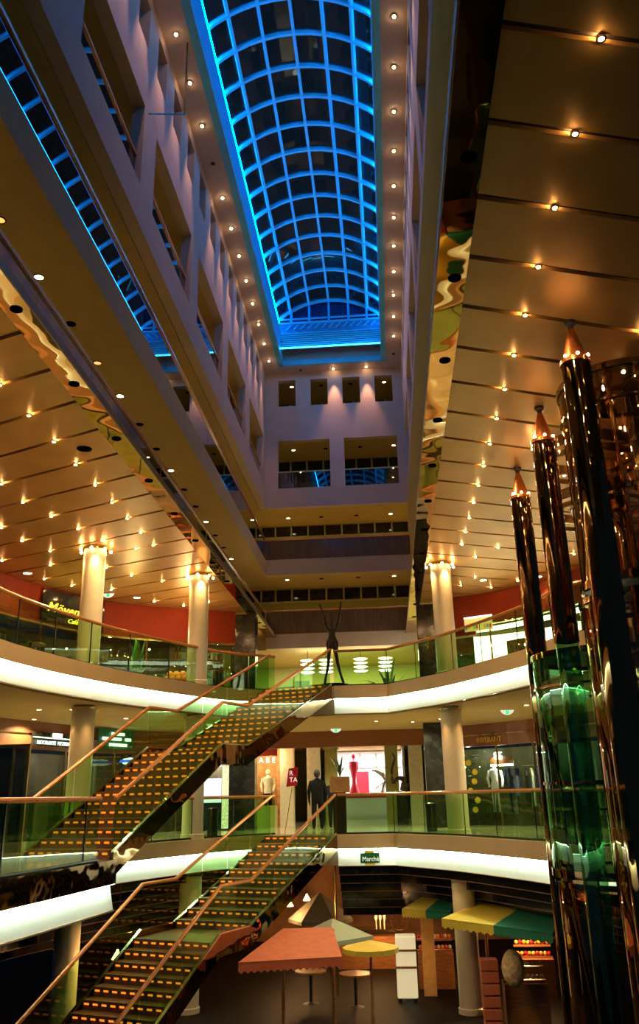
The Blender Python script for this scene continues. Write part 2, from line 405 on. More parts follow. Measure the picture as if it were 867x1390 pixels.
# perforated walls: build as boxes around the openings
def perf(m, fixed, axis, u0, u1, rows, z0, z1, th):
    def bx(a, b, c, d):
        if b - a < 1e-4 or d - c < 1e-4: return
        if axis == 'x': m.box(min(fixed, fixed + th), max(fixed, fixed + th), a, b, c, d)
        else: m.box(a, b, min(fixed, fixed + th), max(fixed, fixed + th), c, d)
    z = z0
    for (za, zb, ops) in rows:
        bx(u0, u1, z, za); u = u0
        for a, b in ops: bx(u, a, za, zb); u = b
        bx(u, u1, za, zb); z = zb
    bx(u0, u1, z, z1)
big = [(16.65 - 5 * k, 20.6 - 5 * k) for k in (3, 2, 1)] + [(16.65, 20.6), (21.6, 25.55), (26.55, 30.4), (31.45, 35.35)]
sm = [(1.4 + 1.667 * k, 1.4 + 1.667 * k + .86) for k in range(0, 21) if 1.4 + 1.667 * k + .86 < 35.6]
m = MB(); perf(m, XL, 'x', 1, YB, [(14.05, 16.3, big), (18.0, 19.3, sm)], Z5, 21.0, -.3); struct('wall_left', m, [M_wall])
m = MB(); perf(m, XR, 'x', 1, YB, [(14.05, 16.3, big), (18.0, 19.3, sm)], Z5, 21.0, .3); struct('wall_right', m, [M_wall])
m = MB(); perf(m, YB, 'y', XL - .3, XR + .3, [(13.95, 16.25, [(-4.47, -2.11), (-1.46, 0.92)]), (17.98, 19.3, [(-4.46, -3.63), (-2.94, -2.14), (-1.46, -.65), (.04, .85)])], Z5, 21.0, .3)
struct('wall_back', m, [M_wall])
m = MB(); m.box(-9.3, 6.2, 0.6, 1, 7.75, 21); struct('wall_front', m, [M_wall])
m = MB(); m.box(-9.3, -9.2, 1, 42, 7.75, 20); m.box(6, 6.1, 1, 42, 7.75, 20); struct('wall_side', m, [M_olive])
m = MB()   # ceilings behind the small openings
m.box(-9.2, XL - .3, 1, 42, 19.4, 19.6); m.box(XR + .3, 6, 1, 42, 19.4, 19.6); m.box(XL - .3, XR + .3, YB + .3, 42, 19.4, 19.6); struct('ceiling', m, [M_soffit])
# shaft ceiling around the skylight
SX0, SX1, SY1 = -4.33, 0.58, 35.3
m = MB(); m.box(XL, SX0, 1, YB, ZC, ZC + .1); m.box(SX1, XR, 1, YB, ZC, ZC + .1); m.box(SX0, SX1, SY1, YB, ZC, ZC + .1); m.box(SX0, SX1, 1, 2, ZC, ZC + .1)
m.box(SX0, SX1, SY1, SY1 + .1, ZC + .1, 21.6)
struct('ceiling', m, [M_ceilw])

# office windows at the back of the corridors
def window_band(z0, z1, sill, xs, y, label):
    t = thing('window_band', label, 'windows', (-2, y, z0))
    m = MB(); m.box(-9.2, 6, y, y + .1, z0, z1); m.build('backing', M_olive, t)
    for a, b in zip(xs, xs[1:]):
        m = MB(); m.box(a + .04, b - .04, y - .03, y - .005, sill, z1 - .03); p = m.build('pane', M_blind, t)
    m = MB()
    for x in xs: m.box(x - .035, x + .035, y - .07, y - .035, sill, z1)
    m.box(xs[0], xs[-1], y - .07, y - .035, sill - .09, sill); m.build('window_frame', M_mull, t)
xs = [-9.0, -8.1, -7.3, -6.45, -5.62, -4.95, -4.2, -3.41, -2.61, -1.81, -1.02, -.26, .54, 1.33, 2.1, 2.9, 3.7, 4.5, 5.3]
window_band(Z4T, Z5, 12.55, xs, 38.9, 'band of dark office windows above the higher brown parapet')
window_band(7.45, Z4, 9.46, xs, 38.9, 'band of dark office windows above the lower brown parapet')
window_band(Z5 + .3, Z6, 15.2, xs, 38.9, 'dark windows behind the two wide openings of the back wall')
window_band(Z6 + .3, 19.4, 18.2, xs, 38.9, 'dark windows behind the four small openings of the back wall')
# brown parapets in front of them
for z0, z1, lab in ((Z4T, 11.55, 'glossy brown parapet on the higher ledge of the back wall'), (7.45, 8.42, 'glossy brown parapet on the lower ledge of the back wall')):
    t = thing('parapet', lab, 'parapet', (-1.9, YB + .1, z0))
    m = MB(); m.box(XL if z0 > 9 else -5.0, XR, YB + .06, YB + .1, z0, z1); m.build('panel', M_brownp, t)
    m = MB(); m.tube([(XL if z0 > 9 else -5.0, YB + .05, z1 + .03), (XR, YB + .05, z1 + .03)], .035, 8); m.build('handrail', M_rail, t)
# rail seen in the wide openings of the back wall
for a, b, nm in ((-4.47, -2.11, 'left'), (-1.46, .92, 'right')):
    t = thing('glass_guard', 'dark glass guard with pale rail in the wide %s opening of the back wall' % nm, 'railing', ((a + b) / 2, YB + .15, 13.95))
    m = MB(); m.box(a, b, YB + .14, YB + .155, 13.95, 14.75); m.build('glass_panel', G_dark, t)
    m = MB(); m.box(a, b, YB + .12, YB + .18, 14.75, 14.80); m.build('handrail', M_mull, t)

# long glass guards of the office floors
def long_guard(x, z0, z1, label, y0=1, y1=YB):
    t = thing('glass_guard', label, 'railing', (x, (y0 + y1) / 2, z0))
    y = y0; k = 0
    while y < y1 - .1:
        e = min(y + 2.5, y1); m = MB(); m.box(x - .006, x + .006, y, e - .02, z0, z1); m.build('glass_panel', G_dark, t); y = e
    m = MB(); m.box(x - .045, x + .045, y0, y1, z1, z1 + .07); m.build('handrail', M_rail, t)
long_guard(XL, Z4T, 11.55, 'long glass guard reflecting the skylight along the upper left gallery')
m = MB(); m.box(XR - .05, XR + .05, 1, YB, Z4, Z5); struct('wall_right_lower', m, [pm('tan_matt_paint', (.60, .40, .10), .9, spec=0.0, var=.05)])
long_guard(XL, 7.60, 8.33, 'long grey glass guard just above the left mirrored ceiling border')
long_guard(XR, 7.60, 8.33, 'long grey glass guard just above the right mirrored ceiling border')
ordn = ['first', 'second', 'third', 'fourth', 'fifth', 'sixth', 'seventh']
for i, (a, b) in enumerate(reversed(big)):
    for x, sd in ((XL - .16, 'left'), (XR + .16, 'right')):
        t = thing('glass_guard', 'glass guard with brown rail in the %s wide %s wall opening from the back' % (ordn[i], sd), 'railing', (x, (a + b) / 2, 14.05))
        m = MB(); m.box(x - .006, x + .006, a, b, 14.05, 14.85); m.build('glass_panel', G_dark, t)
        m = MB(); m.box(x - .04, x + .04, a, b, 14.85, 14.92); m.build('handrail', M_rail, t)

# ------------------------------------------------------------------ skylight
t = thing('skylight', 'arched skylight of blue-lit bars over the tall shaft', 'skylight', (-1.87, 18, ZC))
m = MB(); kz = 21.1
m.box(SX0 - .02, SX0 + .22, 2, SY1, ZC - .02, kz - .1); m.box(SX1 - .20, SX1 + .02, 2, SY1, ZC - .02, kz - .1)
m.build('kerb', M_ribd, t)
m = MB(); m.box(SX0 + .1, SX1 - .1, SY1 - .13, SY1 - .01, ZC - .02, ZC + .22); m.build('end_kerb', M_ribd, t)
XC = -1.875; HW = 2.40; RISE = 1.05; RR = (HW * HW + RISE * RISE) / (2 * RISE); ZCN = kz + RISE - RR; AM = math.asin(HW / RR)
def arc(a, y, r=RR): return (XC + r * math.sin(a), y, ZCN + r * math.cos(a))
YR = [33.95 - 1.225 * k for k in range(27)]
for i, y in enumerate(YR):
    m = MB()
    for j in range(12):
        a, b = -AM + 2 * AM * j / 12, -AM + 2 * AM * (j + 1) / 12
        p, q, p2, q2 = arc(a, 0), arc(b, 0), arc(a, 0, RR + .16), arc(b, 0, RR + .16)
        m.add([(c[0], y + dy, c[2]) for dy in (-.045, .045) for c in (p, q, q2, p2)], [(0, 1, 2, 3), (7, 6, 5, 4), (0, 4, 5, 1), (2, 6, 7, 3)])
    m.build('rib', M_rib, t)
for k in range(1, 6):
    a = -AM + 2 * AM * k / 6
    m = MB(); m.obox(arc(a, YR[-1], RR + .05), arc(a, YR[0], RR + .05), .085, .12, up=(math.sin(a), 0, math.cos(a))); m.build('long_bar', M_rib, t)
m = MB()
for j in range(12):
    a, b = -AM + 2 * AM * j / 12, -AM + 2 * AM * (j + 1) / 12
    p, q = arc(a, 0, RR + .12), arc(b, 0, RR + .12)
    m.add([(p[0], YR[-1], p[2]), (q[0], YR[-1], q[2]), (q[0], YR[0], q[2]), (p[0], YR[0], p[2])], [(0, 1, 2, 3)])
m.build('glazing', G_sky, t)
# end screen with louvres
m = MB(); m.box(SX0 + .1, SX1 - .1, 34.28, 34.32, 20.0, 21.30)
m.build('end_screen', pm('screen_paint', (0.10, 0.26, 0.45), .5, var=.35, scale=4, stretch=(1, 1, 5)), t)
m = MB()
for k in range(8): m.box(SX0 + .15, SX1 - .15, 34.2, 34.26, 20.03 + .1 * k, 20.06 + .1 * k)
m.box(SX0 + .1, SX1 - .1, 34.18, 34.27, 21.24, 21.32); m.box(SX0 + .1, SX0 + .18, 34.18, 34.27, 20, 21.3); m.box(SX1 - .18, SX1 - .1, 34.18, 34.27, 20, 21.3); m.box(SX0 + .1, SX1 - .1, 34.16, 34.27, 19.98, 20.03)
for k in range(14): 
    cx = SX0 + .5 + k * .32; m.obox((cx, 34.2, 20.95), (cx + .22, 34.2, 21.18), .03, .04)
m.build('screen_louvre', M_rib, t)
m = MB()
for k in range(1, 6):
    a = -AM + 2 * AM * k / 6; p = arc(a, 33.98); m.box(p[0] - .05, p[0] + .05, 33.93, 34.0, 21.1, p[2] + .05)
m.box(SX0 + .1, SX1 - .1, 33.93, 34.0, 21.3, 21.36); m.build('end_mullion', M_ribd, t)
m = MB(); m.box(SX0 + .1, SX1 - .1, 34.34, 34.36, 21.2, 22.4); m.build('end_pane', pm('night_blue_pane', (.01, .04, .12), .2), t)
# neon tubes along the kerbs
for x, nm in ((SX0 + .17, 'left'), (SX1 - .15, 'right')):
    t = thing('neon_tube', 'blue neon tube along the %s kerb of the skylight' % nm, 'neon tube', (x, 18, 21.0))
    m = MB(); m.tube([(x, 3, 21.22), (x, 34, 21.22)], .04, 6); m.build('tube', E_blue, t)
t = thing('neon_tube', 'blue neon tube across the end of the skylight', 'neon tube', (XC, 34.1, 19.95))
m = MB(); m.tube([(SX0 + .2, 34.05, 19.93), (SX1 - .2, 34.05, 19.93)], .03, 6); m.build('tube', E_bluel, t)

# shaft ceiling downlights (small bulbs grazing the walls)
def small_light(x, y, z, lit, label, grp, pw):
    t = thing('ceiling_light', label, 'ceiling light', (x, y, z), grp)
    m = MB(); m.lathe(x, y, [(.045, z - .03), (.07, z - .03), (.07, z), (.045, z)], 12); m.build('ring', M_brass if lit else M_dark, t)
    m = MB(); m.sph((x, y, z - .03), .045, 8, 6); m.build('bulb', E_small if lit else M_dark, t)
    if lit and pw: spot(t, (x, y, z - .09), (1.0, .48, .27), pw, 42, .7)
for k in range(-3, 13):
    y = 16.68 + 1.635 * k
    small_light(.955, y, ZC, k != 11, 'small bulb in the row along the right edge of the shaft ceiling' if k != 11 else 'unlit lamp near the far end of the right shaft ceiling row', 'right shaft ceiling bulbs', 350 if k > -3 else 0)
    small_light(-4.69, y, ZC, k != 3, 'small bulb in the row along the left edge of the shaft ceiling' if k != 3 else 'unlit lamp in the left row of the shaft ceiling', 'left shaft ceiling bulbs', 350 if k > -3 else 0)
for x, lit in ((-3.36, 0), (-1.83, 1), (-.31, 1)):
    small_light(x, 35.75, ZC, lit, 'small bulb on the shaft ceiling in front of the back wall' if lit else 'unlit lamp on the shaft ceiling left of the back bulbs', 'back shaft ceiling bulbs', 420)

# round recessed downlights
def downlight(x, y, z, state, label, grp=None, r=.10, pw=40, ang=110):
    t = thing('downlight', label, 'downlight', (x, y, z), grp)
    m = MB(); m.lathe(x, y, [(r * .8, z - .012), (r, z - .015), (r * 1.05, z), (r * .8, z)], 16); m.build('ring', M_recess if state == 0 else M_grey, t)
    m = MB(); m.lathe(x, y, [(.001, z - .006), (r * .8, z - .006)], 16)
    m.build('lens', {0: M_recess, 1: E_down, 2: E_downo}[state], t)
    if state == 1 and pw: spot(t, (x, y, z - .04), (1.0, .86, .5), pw, ang, .5)
stn = {0: 'dark unlit', 1: 'lit', 2: 'dim orange'}
for k in range(-4, 13):
    st = 1 if (k % 3 == 0 and k > -4) else (2 if k == 2 or k == -1 else 0)
    y = 13.06 + 1.67 * k
    downlight(-6.0, y, Z4, st, '%s round downlight in the broad left soffit below the long reflecting glass' % stn[st], 'broad left soffit downlights', pw=90)
for k in range(-3, 11):
    y = 9.88 + 2.28 * k
    downlight(-4.81, y, 7.33, 0, 'dark round recess in the left mirrored ceiling border', 'left mirrored border recesses', .085)
    downlight(1.12, y - .1, 7.33, 0, 'dark round recess in the right mirrored ceiling border', 'right mirrored border recesses', .085)
for k in range(-2, 9):
    st = 1 if k % 2 == 0 and k > 0 else 0
    downlight(-6.6, 12.2 + 2.6 * k, Z5, st, '%s round downlight in the left soffit above the long reflecting glass' % stn[st], 'upper left soffit downlights', pw=70)
    downlight(3.0, 12.2 + 2.6 * k, Z5, st, '%s round downlight in the right office gallery soffit' % stn[st], 'upper right soffit downlights', pw=60)
for x, s in ((-4.2, 1), (-2.68, 0), (-1.07, 0), (.5, 1)):
    downlight(x, 37.6, Z5, s, '%s round downlight in the soffit under the back wall' % stn[s], 'back wall soffit downlights', pw=180)
    downlight(x, 37.0, Z4, s, '%s round downlight in the soffit between the two brown parapets' % stn[s], 'middle back soffit downlights', pw=180)
    downlight(x + .3, 37.4, Z6, s, '%s round downlight seen through the wide back wall openings' % stn[s], 'wide opening downlights', pw=60)
for x, s in ((-3.9, 1), (-2.5, 0), (-1.1, 0), (.5, 1)):
    downlight(x, 36.9, 19.4, s, '%s round downlight seen through a small opening of the back wall' % stn[s], 'small opening downlights', pw=20)
for y in (18.5, 23.5, 28.5, 33.5):
    downlight(-6.9, y, Z6, 1, 'lit round downlight deep inside a wide left wall opening', 'left opening downlights', pw=60)
    downlight(3.1, y, Z6, 1, 'lit round downlight deep inside a wide right wall opening', 'right opening downlights', pw=60)

# ------------------------------------------------------------------ star bulbs in the grooves of the metal ceiling
def star(x, y, label, grp, first=[None]):
    if first[0] is None:
        t = thing('star_light', label, 'ceiling light', (0, 0, 0), grp)
        m = MB(); m.lathe(0, 0, [(.028, -.012), (.05, -.010), (.052, .02), (.03, .02)], 10); m.build('ring', M_brass, t)
        m = MB(); m.sph((0, 0, .004), .030, 8, 6); m.build('bulb', E_star, t)
        t.location = (x, y, CZ); first[0] = t; return t
    return dup(first[0], (x, y, CZ), label, grp)
def snapL(x, y):
    u = y - .46 * (-6.06 - x); k = round((u - 4.98) / 1.2); y0 = 4.98 + 1.2 * k; return y0 + gslope(y0) * (-6.06 - x)
def snapR(x, y):
    best = None
    for k in range(-2, 25):
        y0 = 4.94 + 1.2 * k; yy = y0 + gslope(y0) * (x - 2.2)
        if best is None or abs(yy - y) < abs(best - y): best = yy
    return best
for k in range(0, 15): star(-6.06, 4.98 + 1.2 * k, 'bright bulb in the innermost bulb row of the left metal ceiling', 'innermost left ceiling bulbs')
LL = [(-8.02, 17.82), (-7.78, 18.95), (-7.5, 20.08), (-7.23, 21.11), (-7.99, 16.6), (-8.05, 15.4), (-8.05, 14.2), (-8.05, 13.0), (-6.6, 22.3), (-9.32, 19.62), (-9.27, 20.8), (-8.92, 21.93), (-9.47, 23.45),
      (-10.26, 24.75), (-9.74, 25.71), (-8.0, 23.94), (-7.54, 24.82), (-6.83, 25.6), (-7.83, 28.31), (-6.99, 28.94), (-6.02, 29.35), (-6.1, 26.4), (-8.7, 26.6), (-9.6, 18.2), (-9.8, 17.0), (-10.6, 22.6), (-10.9, 21.0)]
for x, y in LL: star(x, snapL(x, y), 'bright bulb on the far left metal ceiling beyond the innermost row', 'outer left ceiling bulbs')
for k in range(0, 15): star(2.2, 4.94 + 1.2 * k, 'bright bulb in the innermost bulb row of the right metal ceiling', 'innermost right ceiling bulbs')
RL = [(4.0, 6.6 + 1.2 * k) for k in range(0, 12)] + [(3.77, 22.34), (3.23, 23.57), (2.69, 24.61), (4.31, 27.24), (3.56, 28.24), (2.53, 27.97), (2.2, 23.0), (5.2, 22.0), (5.5, 24.0), (5.6, 19.0), (2.9, 26.3)]
for x, y in RL: star(x, snapR(x, y), 'bright bulb on the right metal ceiling beyond the innermost row', 'outer right ceiling bulbs')
for k in range(2, 15):
    spot(None, (-6.06, 4.98 + 1.2 * k, CZ - .06), (1, .66, .34), 75, 155, .4)
    spot(None, (2.2, 4.94 + 1.2 * k, CZ - .06), (1, .66, .34), 75, 155, .4)
for x, y, s, l in ((-10.48, 24.16, 1, 'wide lit downlight near the left red fascia'), (-8.23, 27.9, 1, 'wide lit downlight right of the green exit sign on the left ceiling'), (-5.62, 15.0, 0, 'dark recess in the left metal ceiling beside the mirrored border'), (3.2, 27.3, 1, 'wide lit downlight on the right metal ceiling near the red fascia'), (4.9, 28.0 - .9, 1, 'wide lit downlight above the white shop on the right')):
    downlight(x, y, CZ, s, l, None, .14, 60)

# ------------------------------------------------------------------ columns
def column(x, y, z0, z1, label, lamps, r=.29):
    t = thing('round_column', label, 'column', (x, y, z0))
    m = MB(); m.lathe(x, y, [(.001, z0), (r + .03, z0), (r + .03, z0 + .12), (r, z0 + .14), (r, z1 - .08), (r - .05, z1 - .05), (r - .05, z1), (.001, z1)], 36); m.build('shaft', M_col, t, True)
    m = MB(); m.lathe(x, y, [(r - .04, z1 - .10), (r + .05, z1 - .10), (r + .05, z1 - .06), (r - .04, z1 - .06)], 32); m.build('collar', M_brass, t, True)
    if lamps:
        for k in range(7):
            a = 2 * PI * k / 7 + .3; cx, cy_ = x + (r + .12) * math.cos(a), y + (r + .12) * math.sin(a)
            m = MB(); m.sph((cx, cy_, z1 - .10), .032, 8, 6); m.obox((cx, cy_, z1 - .09), (x + (r) * math.cos(a), y + r * math.sin(a), z1 - .08), .02, .02); 
            mm = MB(); mm.sph((cx, cy_, z1 - .12), .034, 8, 6); mm.build('lamp', E_small, t)
        for k in range(4):
            a = 2 * PI * k / 4 - PI / 2 + .4
            spot(t, (x + (r + .13) * math.cos(a), y + (r + .13) * math.sin(a), z1 - .16), (1, .58, .22), 120, 90, .9)
for x, y, nm in ((-7.62, 21.75, 'left'), (-5.5, 25.05, 'middle'), (1.70, 24.85, 'right')):
    column(x, y, L2Z, CZ, '%s cream round column on the top gallery, ringed by small lamps' % nm, True)
    column(x, y, 0, 3.28, '%s cream round column on the middle gallery under the white strip' % nm, False)
    column(x, y, -4.1, -.8, '%s cream round column on the lowest floor' % nm, False)
for x, y in ((-7.62, 21.75), (-5.5, 25.05), (1.70, 24.85)):
    for dx in (-.5, .5): 
        spot(None, (x + dx * .7, y - .42, 3.2), (1, .55, .2), 40, 70, .9)
        spot(None, (x + dx * .7, y - .42, -.86), (1, .6, .25), 14, 70, .9)

# ------------------------------------------------------------------ balustrades
def balustrade(path, z, label, h=1.05, gl=G_rail, step=1.35, rail=M_rail, base=True):
    t = thing('glass_balustrade', label, 'balustrade', (path[0][0], path[0][1], z))
    P = [Vector(p[:2]) for p in path]; acc = [P[0]]; d = 0
    run = [P[0]]
    segs = []
    cur = [P[0]]
    for a, b in zip(P, P[1:]):
        d += (b - a).length; cur.append(b)
        if d > step or b == P[-1]: segs.append(cur); cur = [b]; d = 0
    for s in segs:
        m = MB(); m.wallstrip([(q.x, q.y) for q in s], z + .02, z + h - .02, .014, 1); m.build('glass_panel', gl, t)
        if s is not segs[-1]: q = s[-1]; m = MB(); m.box(q.x - .01, q.x + .01, q.y - .02, q.y + .02, z + .04, z + h - .03); m.build('joint', M_grey, t)
    m = MB(); m.tube([(p.x, p.y, z + h) for p in P], .042, 8); m.build('handrail', rail, t, True)
    if base:
        m = MB(); m.wallstrip([(p.x, p.y) for p in offset_v(P, -.02)], z - .005, z + .05, .06, 1); m.build('base_rail', M_grey, t)
    return t
def offset_v(P, d): return [Vector(q) for q in offset([(p.x, p.y) for p in P], d)]
B = .03
balustrade(offset(E2L, B), L2Z, 'curved glass balustrade with brown rail along the left top gallery')
e2r = [SP(-.35, -.04, 0)[:2]] + offset(E2R, B)[1:]
balustrade(offset(E2R, B), L2Z, 'glass balustrade with brown rail along the right top gallery')
balustrade(offset(E1L, B)[1:], 0, 'glass balustrade on the middle gallery left, behind the upper stair')
balustrade(offset(E1R, B), 0, 'glass balustrade on the middle gallery right, above the green sign')
balustrade(offset(PLAT[:-1] + [(-5.27, 16.35)], B), 0, 'glass balustrade on the near left landing at the foot of the upper stair')

# ------------------------------------------------------------------ stairs
def stair(label, flights, landing, zr):
    t = thing('staircase', label, 'staircase', SP(flights[0][0], 1, flights[0][1]))
    for (s0, z0, s1, z1, n) in flights:
        rh = (z1 - z0) / n; td = (s1 - s0) / n
        for i in range(n):
            a = s0 + td * i; z = z0 + rh * (i + 1)
            m = MB()
            m.ext([SP(a - .03, 0.02, z), SP(a + td, 0.02, z), SP(a + td, 0.02, z - .05), SP(a + .02, .02, z - .05), SP(a + .02, .02, z - rh), SP(a, .02, z - rh), SP(a, .02, z - .05), SP(a - .03, .02, z - .05)], PST * 1.96)
            st = m.build('step', M_tread, t)
            m = MB(); m.mat(1).obox(SP(a - .004, .06, z - .068), SP(a - .004, 1.94, z - .068), .012, .02); m.mat(0)
            for k in range(9):
                c = SP(a - .012, .13 + .2175 * k, z - .068); m.obox(Vector(c) - PST * .055, Vector(c) + PST * .055, .022, .04)
            m.build('step_light', [E_step, M_tread], st)
    (la, lb, lz) = landing
    m = MB(); m.ext([SP(la, .02, lz), SP(lb, .02, lz), SP(lb, .02, lz - .08), SP(la, .02, lz - .08)], PST * 1.96); m.build('landing', M_tread, t)
    prof = []
    F0, F1 = flights[0], flights[1]
    if F0[0] > F1[0]: F0, F1 = F1, F0
    top = [(F0[0], F0[1] + .12), (F0[2], F0[3] + .12), (F1[0], F1[1] + .12), (F1[2], F1[3] + .02)]
    for side, o in (('right', -.06), ('left', 2.0)):
        m = MB()
        for a, b in zip(top, top[1:]):
            da = .42
            m.ext([SP(a[0], o, a[1]), SP(b[0], o, b[1]), SP(b[0], o, b[1] - da), SP(a[0], o, a[1] - da)], PST * .06)
        m.build('stringer', M_bronzed, t)
        m = MB()
        for a, b in zip(top, top[1:]):
            m.obox(SP(a[0], o + .03, a[1] + .01), SP(b[0], o + .03, b[1] + .01), .075, .025)
        m.build('stringer_cap', M_chrome, t)
        # glass between stringer and rail
        rl = [(p[0], p[1] + .93) for p in top[:-1]] + [(top[-1][0], top[-1][1] + 1.03)]
        for (a, b), (c, d) in zip(zip(top, top[1:]), zip(rl, rl[1:])):
            n = max(1, round((b[0] - a[0]) / 1.25))
            for k in range(n):
                u, v = k / n, (k + 1) / n - .012
                L_ = lambda p, q, w_: (p[0] + (q[0] - p[0]) * w_, p[1] + (q[1] - p[1]) * w_)
                q = [L_(a, b, u), L_(a, b, v), L_(c, d, v), L_(c, d, u)]
                m = MB(); m.ext([SP(x, o + .024, z) for x, z in q], PST * .012); m.build('glass_panel', G_rail, t)
        m = MB(); m.tube([SP(x, o + .03, z) for x, z in rl], .042, 8); m.build('handrail', M_rail, t, True)
    m = MB()   # soffit plate
    for a, b in zip(top, top[1:]):
        m.ext([SP(a[0], 0, a[1] - .42), SP(b[0], 0, b[1] - .42), SP(b[0], 0, b[1] - .45), SP(a[0], 0, a[1] - .45)], PST * 2.0)
    m.build('underside', M_bronzed, t)
    return t
stair('upper staircase of amber-lit dark steps from the left landing to the top gallery', [(-10.1, 0, -6.35, 2.07, 12), (-5.2, 2.07, -.3, 4.1, 12)], (-6.35, -5.2, 2.07), 1)
stair('lower staircase of amber-lit dark steps from the lowest floor to the middle gallery', [(-10.4, -4.1, -6.3, -1.82, 13), (-5.0, -1.82, -.2, 0.0, 10)], (-6.3, -5.0, -1.82), 1)

# ------------------------------------------------------------------ pencil-like lift masts and lift cars
def pencil(x, y, label, zb=-4.1):
    t = thing('pencil_column', label, 'column', (x, y, -4.1))
    m = MB(); m.lathe(x, y, [(.001, zb), (.20, zb), (.20, 6.72), (.001, 6.72)], 40); m.build('shaft', M_shaft, t, True)
    if zb > -4: m = MB(); m.lathe(x, y, [(.18, -4.1), (.18, zb)], 32); m.build('lower_tube', G_lift, t, True)
    m = MB(); m.lathe(x, y, [(.205, 6.70), (.215, 6.70), (.215, 6.76), (.205, 6.76)], 32); m.build('collar', M_copper, t, True)
    m = MB(); m.lathe(x, y, [(.19, 6.75), (.045, 7.27)], 32); m.build('cone_tip', M_copper, t, True)
    m = MB(); m.lathe(x, y, [(.04, 7.25), (.05, 7.33), (.085, 7.36), (.085, 7.40), (.001, 7.40)], 20); m.build('ceiling_socket', M_dark, t, True)
    for k in range(3):
        a = -PI / 2 + (k - 1) * .9; c = (x + .2 * math.cos(a), y + .2 * math.sin(a), 6.79); m = MB(); m.sph(c, .022, 6, 5); m.build('lamp', E_small, t)
pencil(2.88, 11.22, 'nearest and tallest dark bronze pencil-shaped mast with copper tip')
pencil(2.90, 14.16, 'middle dark bronze pencil-shaped mast with copper tip', 3.25)
pencil(2.92, 17.18, 'farthest dark bronze pencil-shaped mast with copper tip, beside the balustrade')
def lift_car(cx, cy_, z0, z1, r, label, gl, fl=True):
    t = thing('lift_car', label, 'lift', (cx, cy_, z0))
    a0, a1 = PI * .55, PI * 1.95
    for k in range(7):
        b0 = a0 + (a1 - a0) * k / 7; b1 = a0 + (a1 - a0) * (k + 1) / 7
        m = MB(); m.lathe(cx, cy_, [(r, z0 + .12), (r, z1 - .05)], 5, b0, b1 - .01); m.build('glass_panel', gl, t, True)
    for z, h in ((z0, .12), (z0 + (z1 - z0) * .40, .05), (z1 - .55, .04), (z1 - .05, .10)):
        m = MB(); m.lathe(cx, cy_, [(r - .02, z), (r + .03, z), (r + .03, z + h), (r - .02, z + h), (r - .02, z)], 32); m.build('ring', M_bronze2, t, True)
    m = MB(); m.lathe(cx, cy_, [(.001, z0 + .02), (r - .03, z0 + .02), (r - .03, z0 + .08), (.001, z0 + .08)], 28); m.build('car_floor', M_grey, t)
    m = MB(); m.lathe(cx, cy_, [(.001, z1 - .02), (r - .03, z1 - .02), (r - .03, z1 + .06), (.001, z1 + .06)], 28); m.build('car_roof', M_bronze2, t)
    m = MB(); m.box(cx + .5, cx + .6, cy_ - .8, cy_ + .8, z0 + .1, z1 - .1); m.build('back_panel', M_bronzed, t)
    m = MB(); m.lathe(cx, cy_, [(r - .10, z0 + 1.0), (r - .06, z0 + 1.0), (r - .06, z0 + 1.04), (r - .10, z0 + 1.04), (r - .1, z0 + 1.0)], 24, a0, a1); m.build('handrail', M_brass, t, True)
    for a in (PI * .95, PI * 1.3, PI * 1.6):
        m = MB(); m.tube([(cx + r * .6 * math.cos(a), cy_ + r * .6 * math.sin(a), z0 + .1), (cx + r * .6 * math.cos(a), cy_ + r * .6 * math.sin(a), z1 - .05)], .03, 8); m.build('pole', M_brass, t, True)
    point('car_fill', (cx, cy_ - .2, z1 - .25), (.8, 1, .7), 9)  # unseen fill light added to brighten the car interior
    return t
lift_car(3.85, 15.62, -.28, 3.2, 1.28, 'green glass lift car standing between the far and middle masts', G_lift)
lift_car(3.95, 12.75, 3.75, 7.0, 1.0, 'raised dark glass lift car between the middle and nearest masts', G_liftb)
def shaft_tubes(cx, cy_, z0, z1, r, label):
    t = thing('lift_enclosure', label, 'lift shaft', (cx, cy_, z0))
    a0, a1 = PI * .6, PI * 1.9
    for k in range(8):
        b0 = a0 + (a1 - a0) * k / 8; b1 = a0 + (a1 - a0) * (k + 1) / 8
        m = MB(); m.lathe(cx, cy_, [(r, z0), (r, z1)], 4, b0, b1 - .012); m.build('glass_panel', G_liftb, t, True)
        m = MB(); m.obox((cx + (r - .03) * math.cos(b0), cy_ + (r - .03) * math.sin(b0), z0), (cx + (r - .03) * math.cos(b0), cy_ + (r - .03) * math.sin(b0), z1), .04, .04); m.build('mullion', M_brass, t)
    m = MB(); m.lathe(cx, cy_, [(r - .02, z1 - .06), (r + .04, z1 - .06), (r + .04, z1 + .02), (r - .02, z1 + .02), (r - .02, z1 - .06)], 28); m.build('ring', M_bronze2, t, True)
shaft_tubes(3.85, 15.62, -4.1, -.36, 1.24, 'bronze glass enclosure below the green lift car')
shaft_tubes(3.95, 12.75, -4.1, 3.6, 1.05, 'tall bronze glass enclosure below the raised lift car')
def hood(cx, cy_, z0, z1, r, label):
    t = thing('lift_hood', label, 'lift hood', (cx, cy_, z0))
    for k, (a, b) in enumerate(((z0, z0 + .10), (z0 + .2, z1))):
        m = MB(); m.lathe(cx, cy_, [(r - .06, a), (r, a), (r, b), (r - .06, b), (r - .06, a)], 36); m.build('band', M_bronze2, t, True)
    for k in range(12):
        an = 2 * PI * k / 12; m = MB(); m.sph((cx + (r + .02) * math.cos(an), cy_ + (r + .02) * math.sin(an), z1 + .04), .025, 6, 5); m.build('lamp', E_small, t)
hood(3.95, 15.62, 6.75, 7.15, .95, 'round bronze hood with small lamps under the ceiling behind the middle mast')
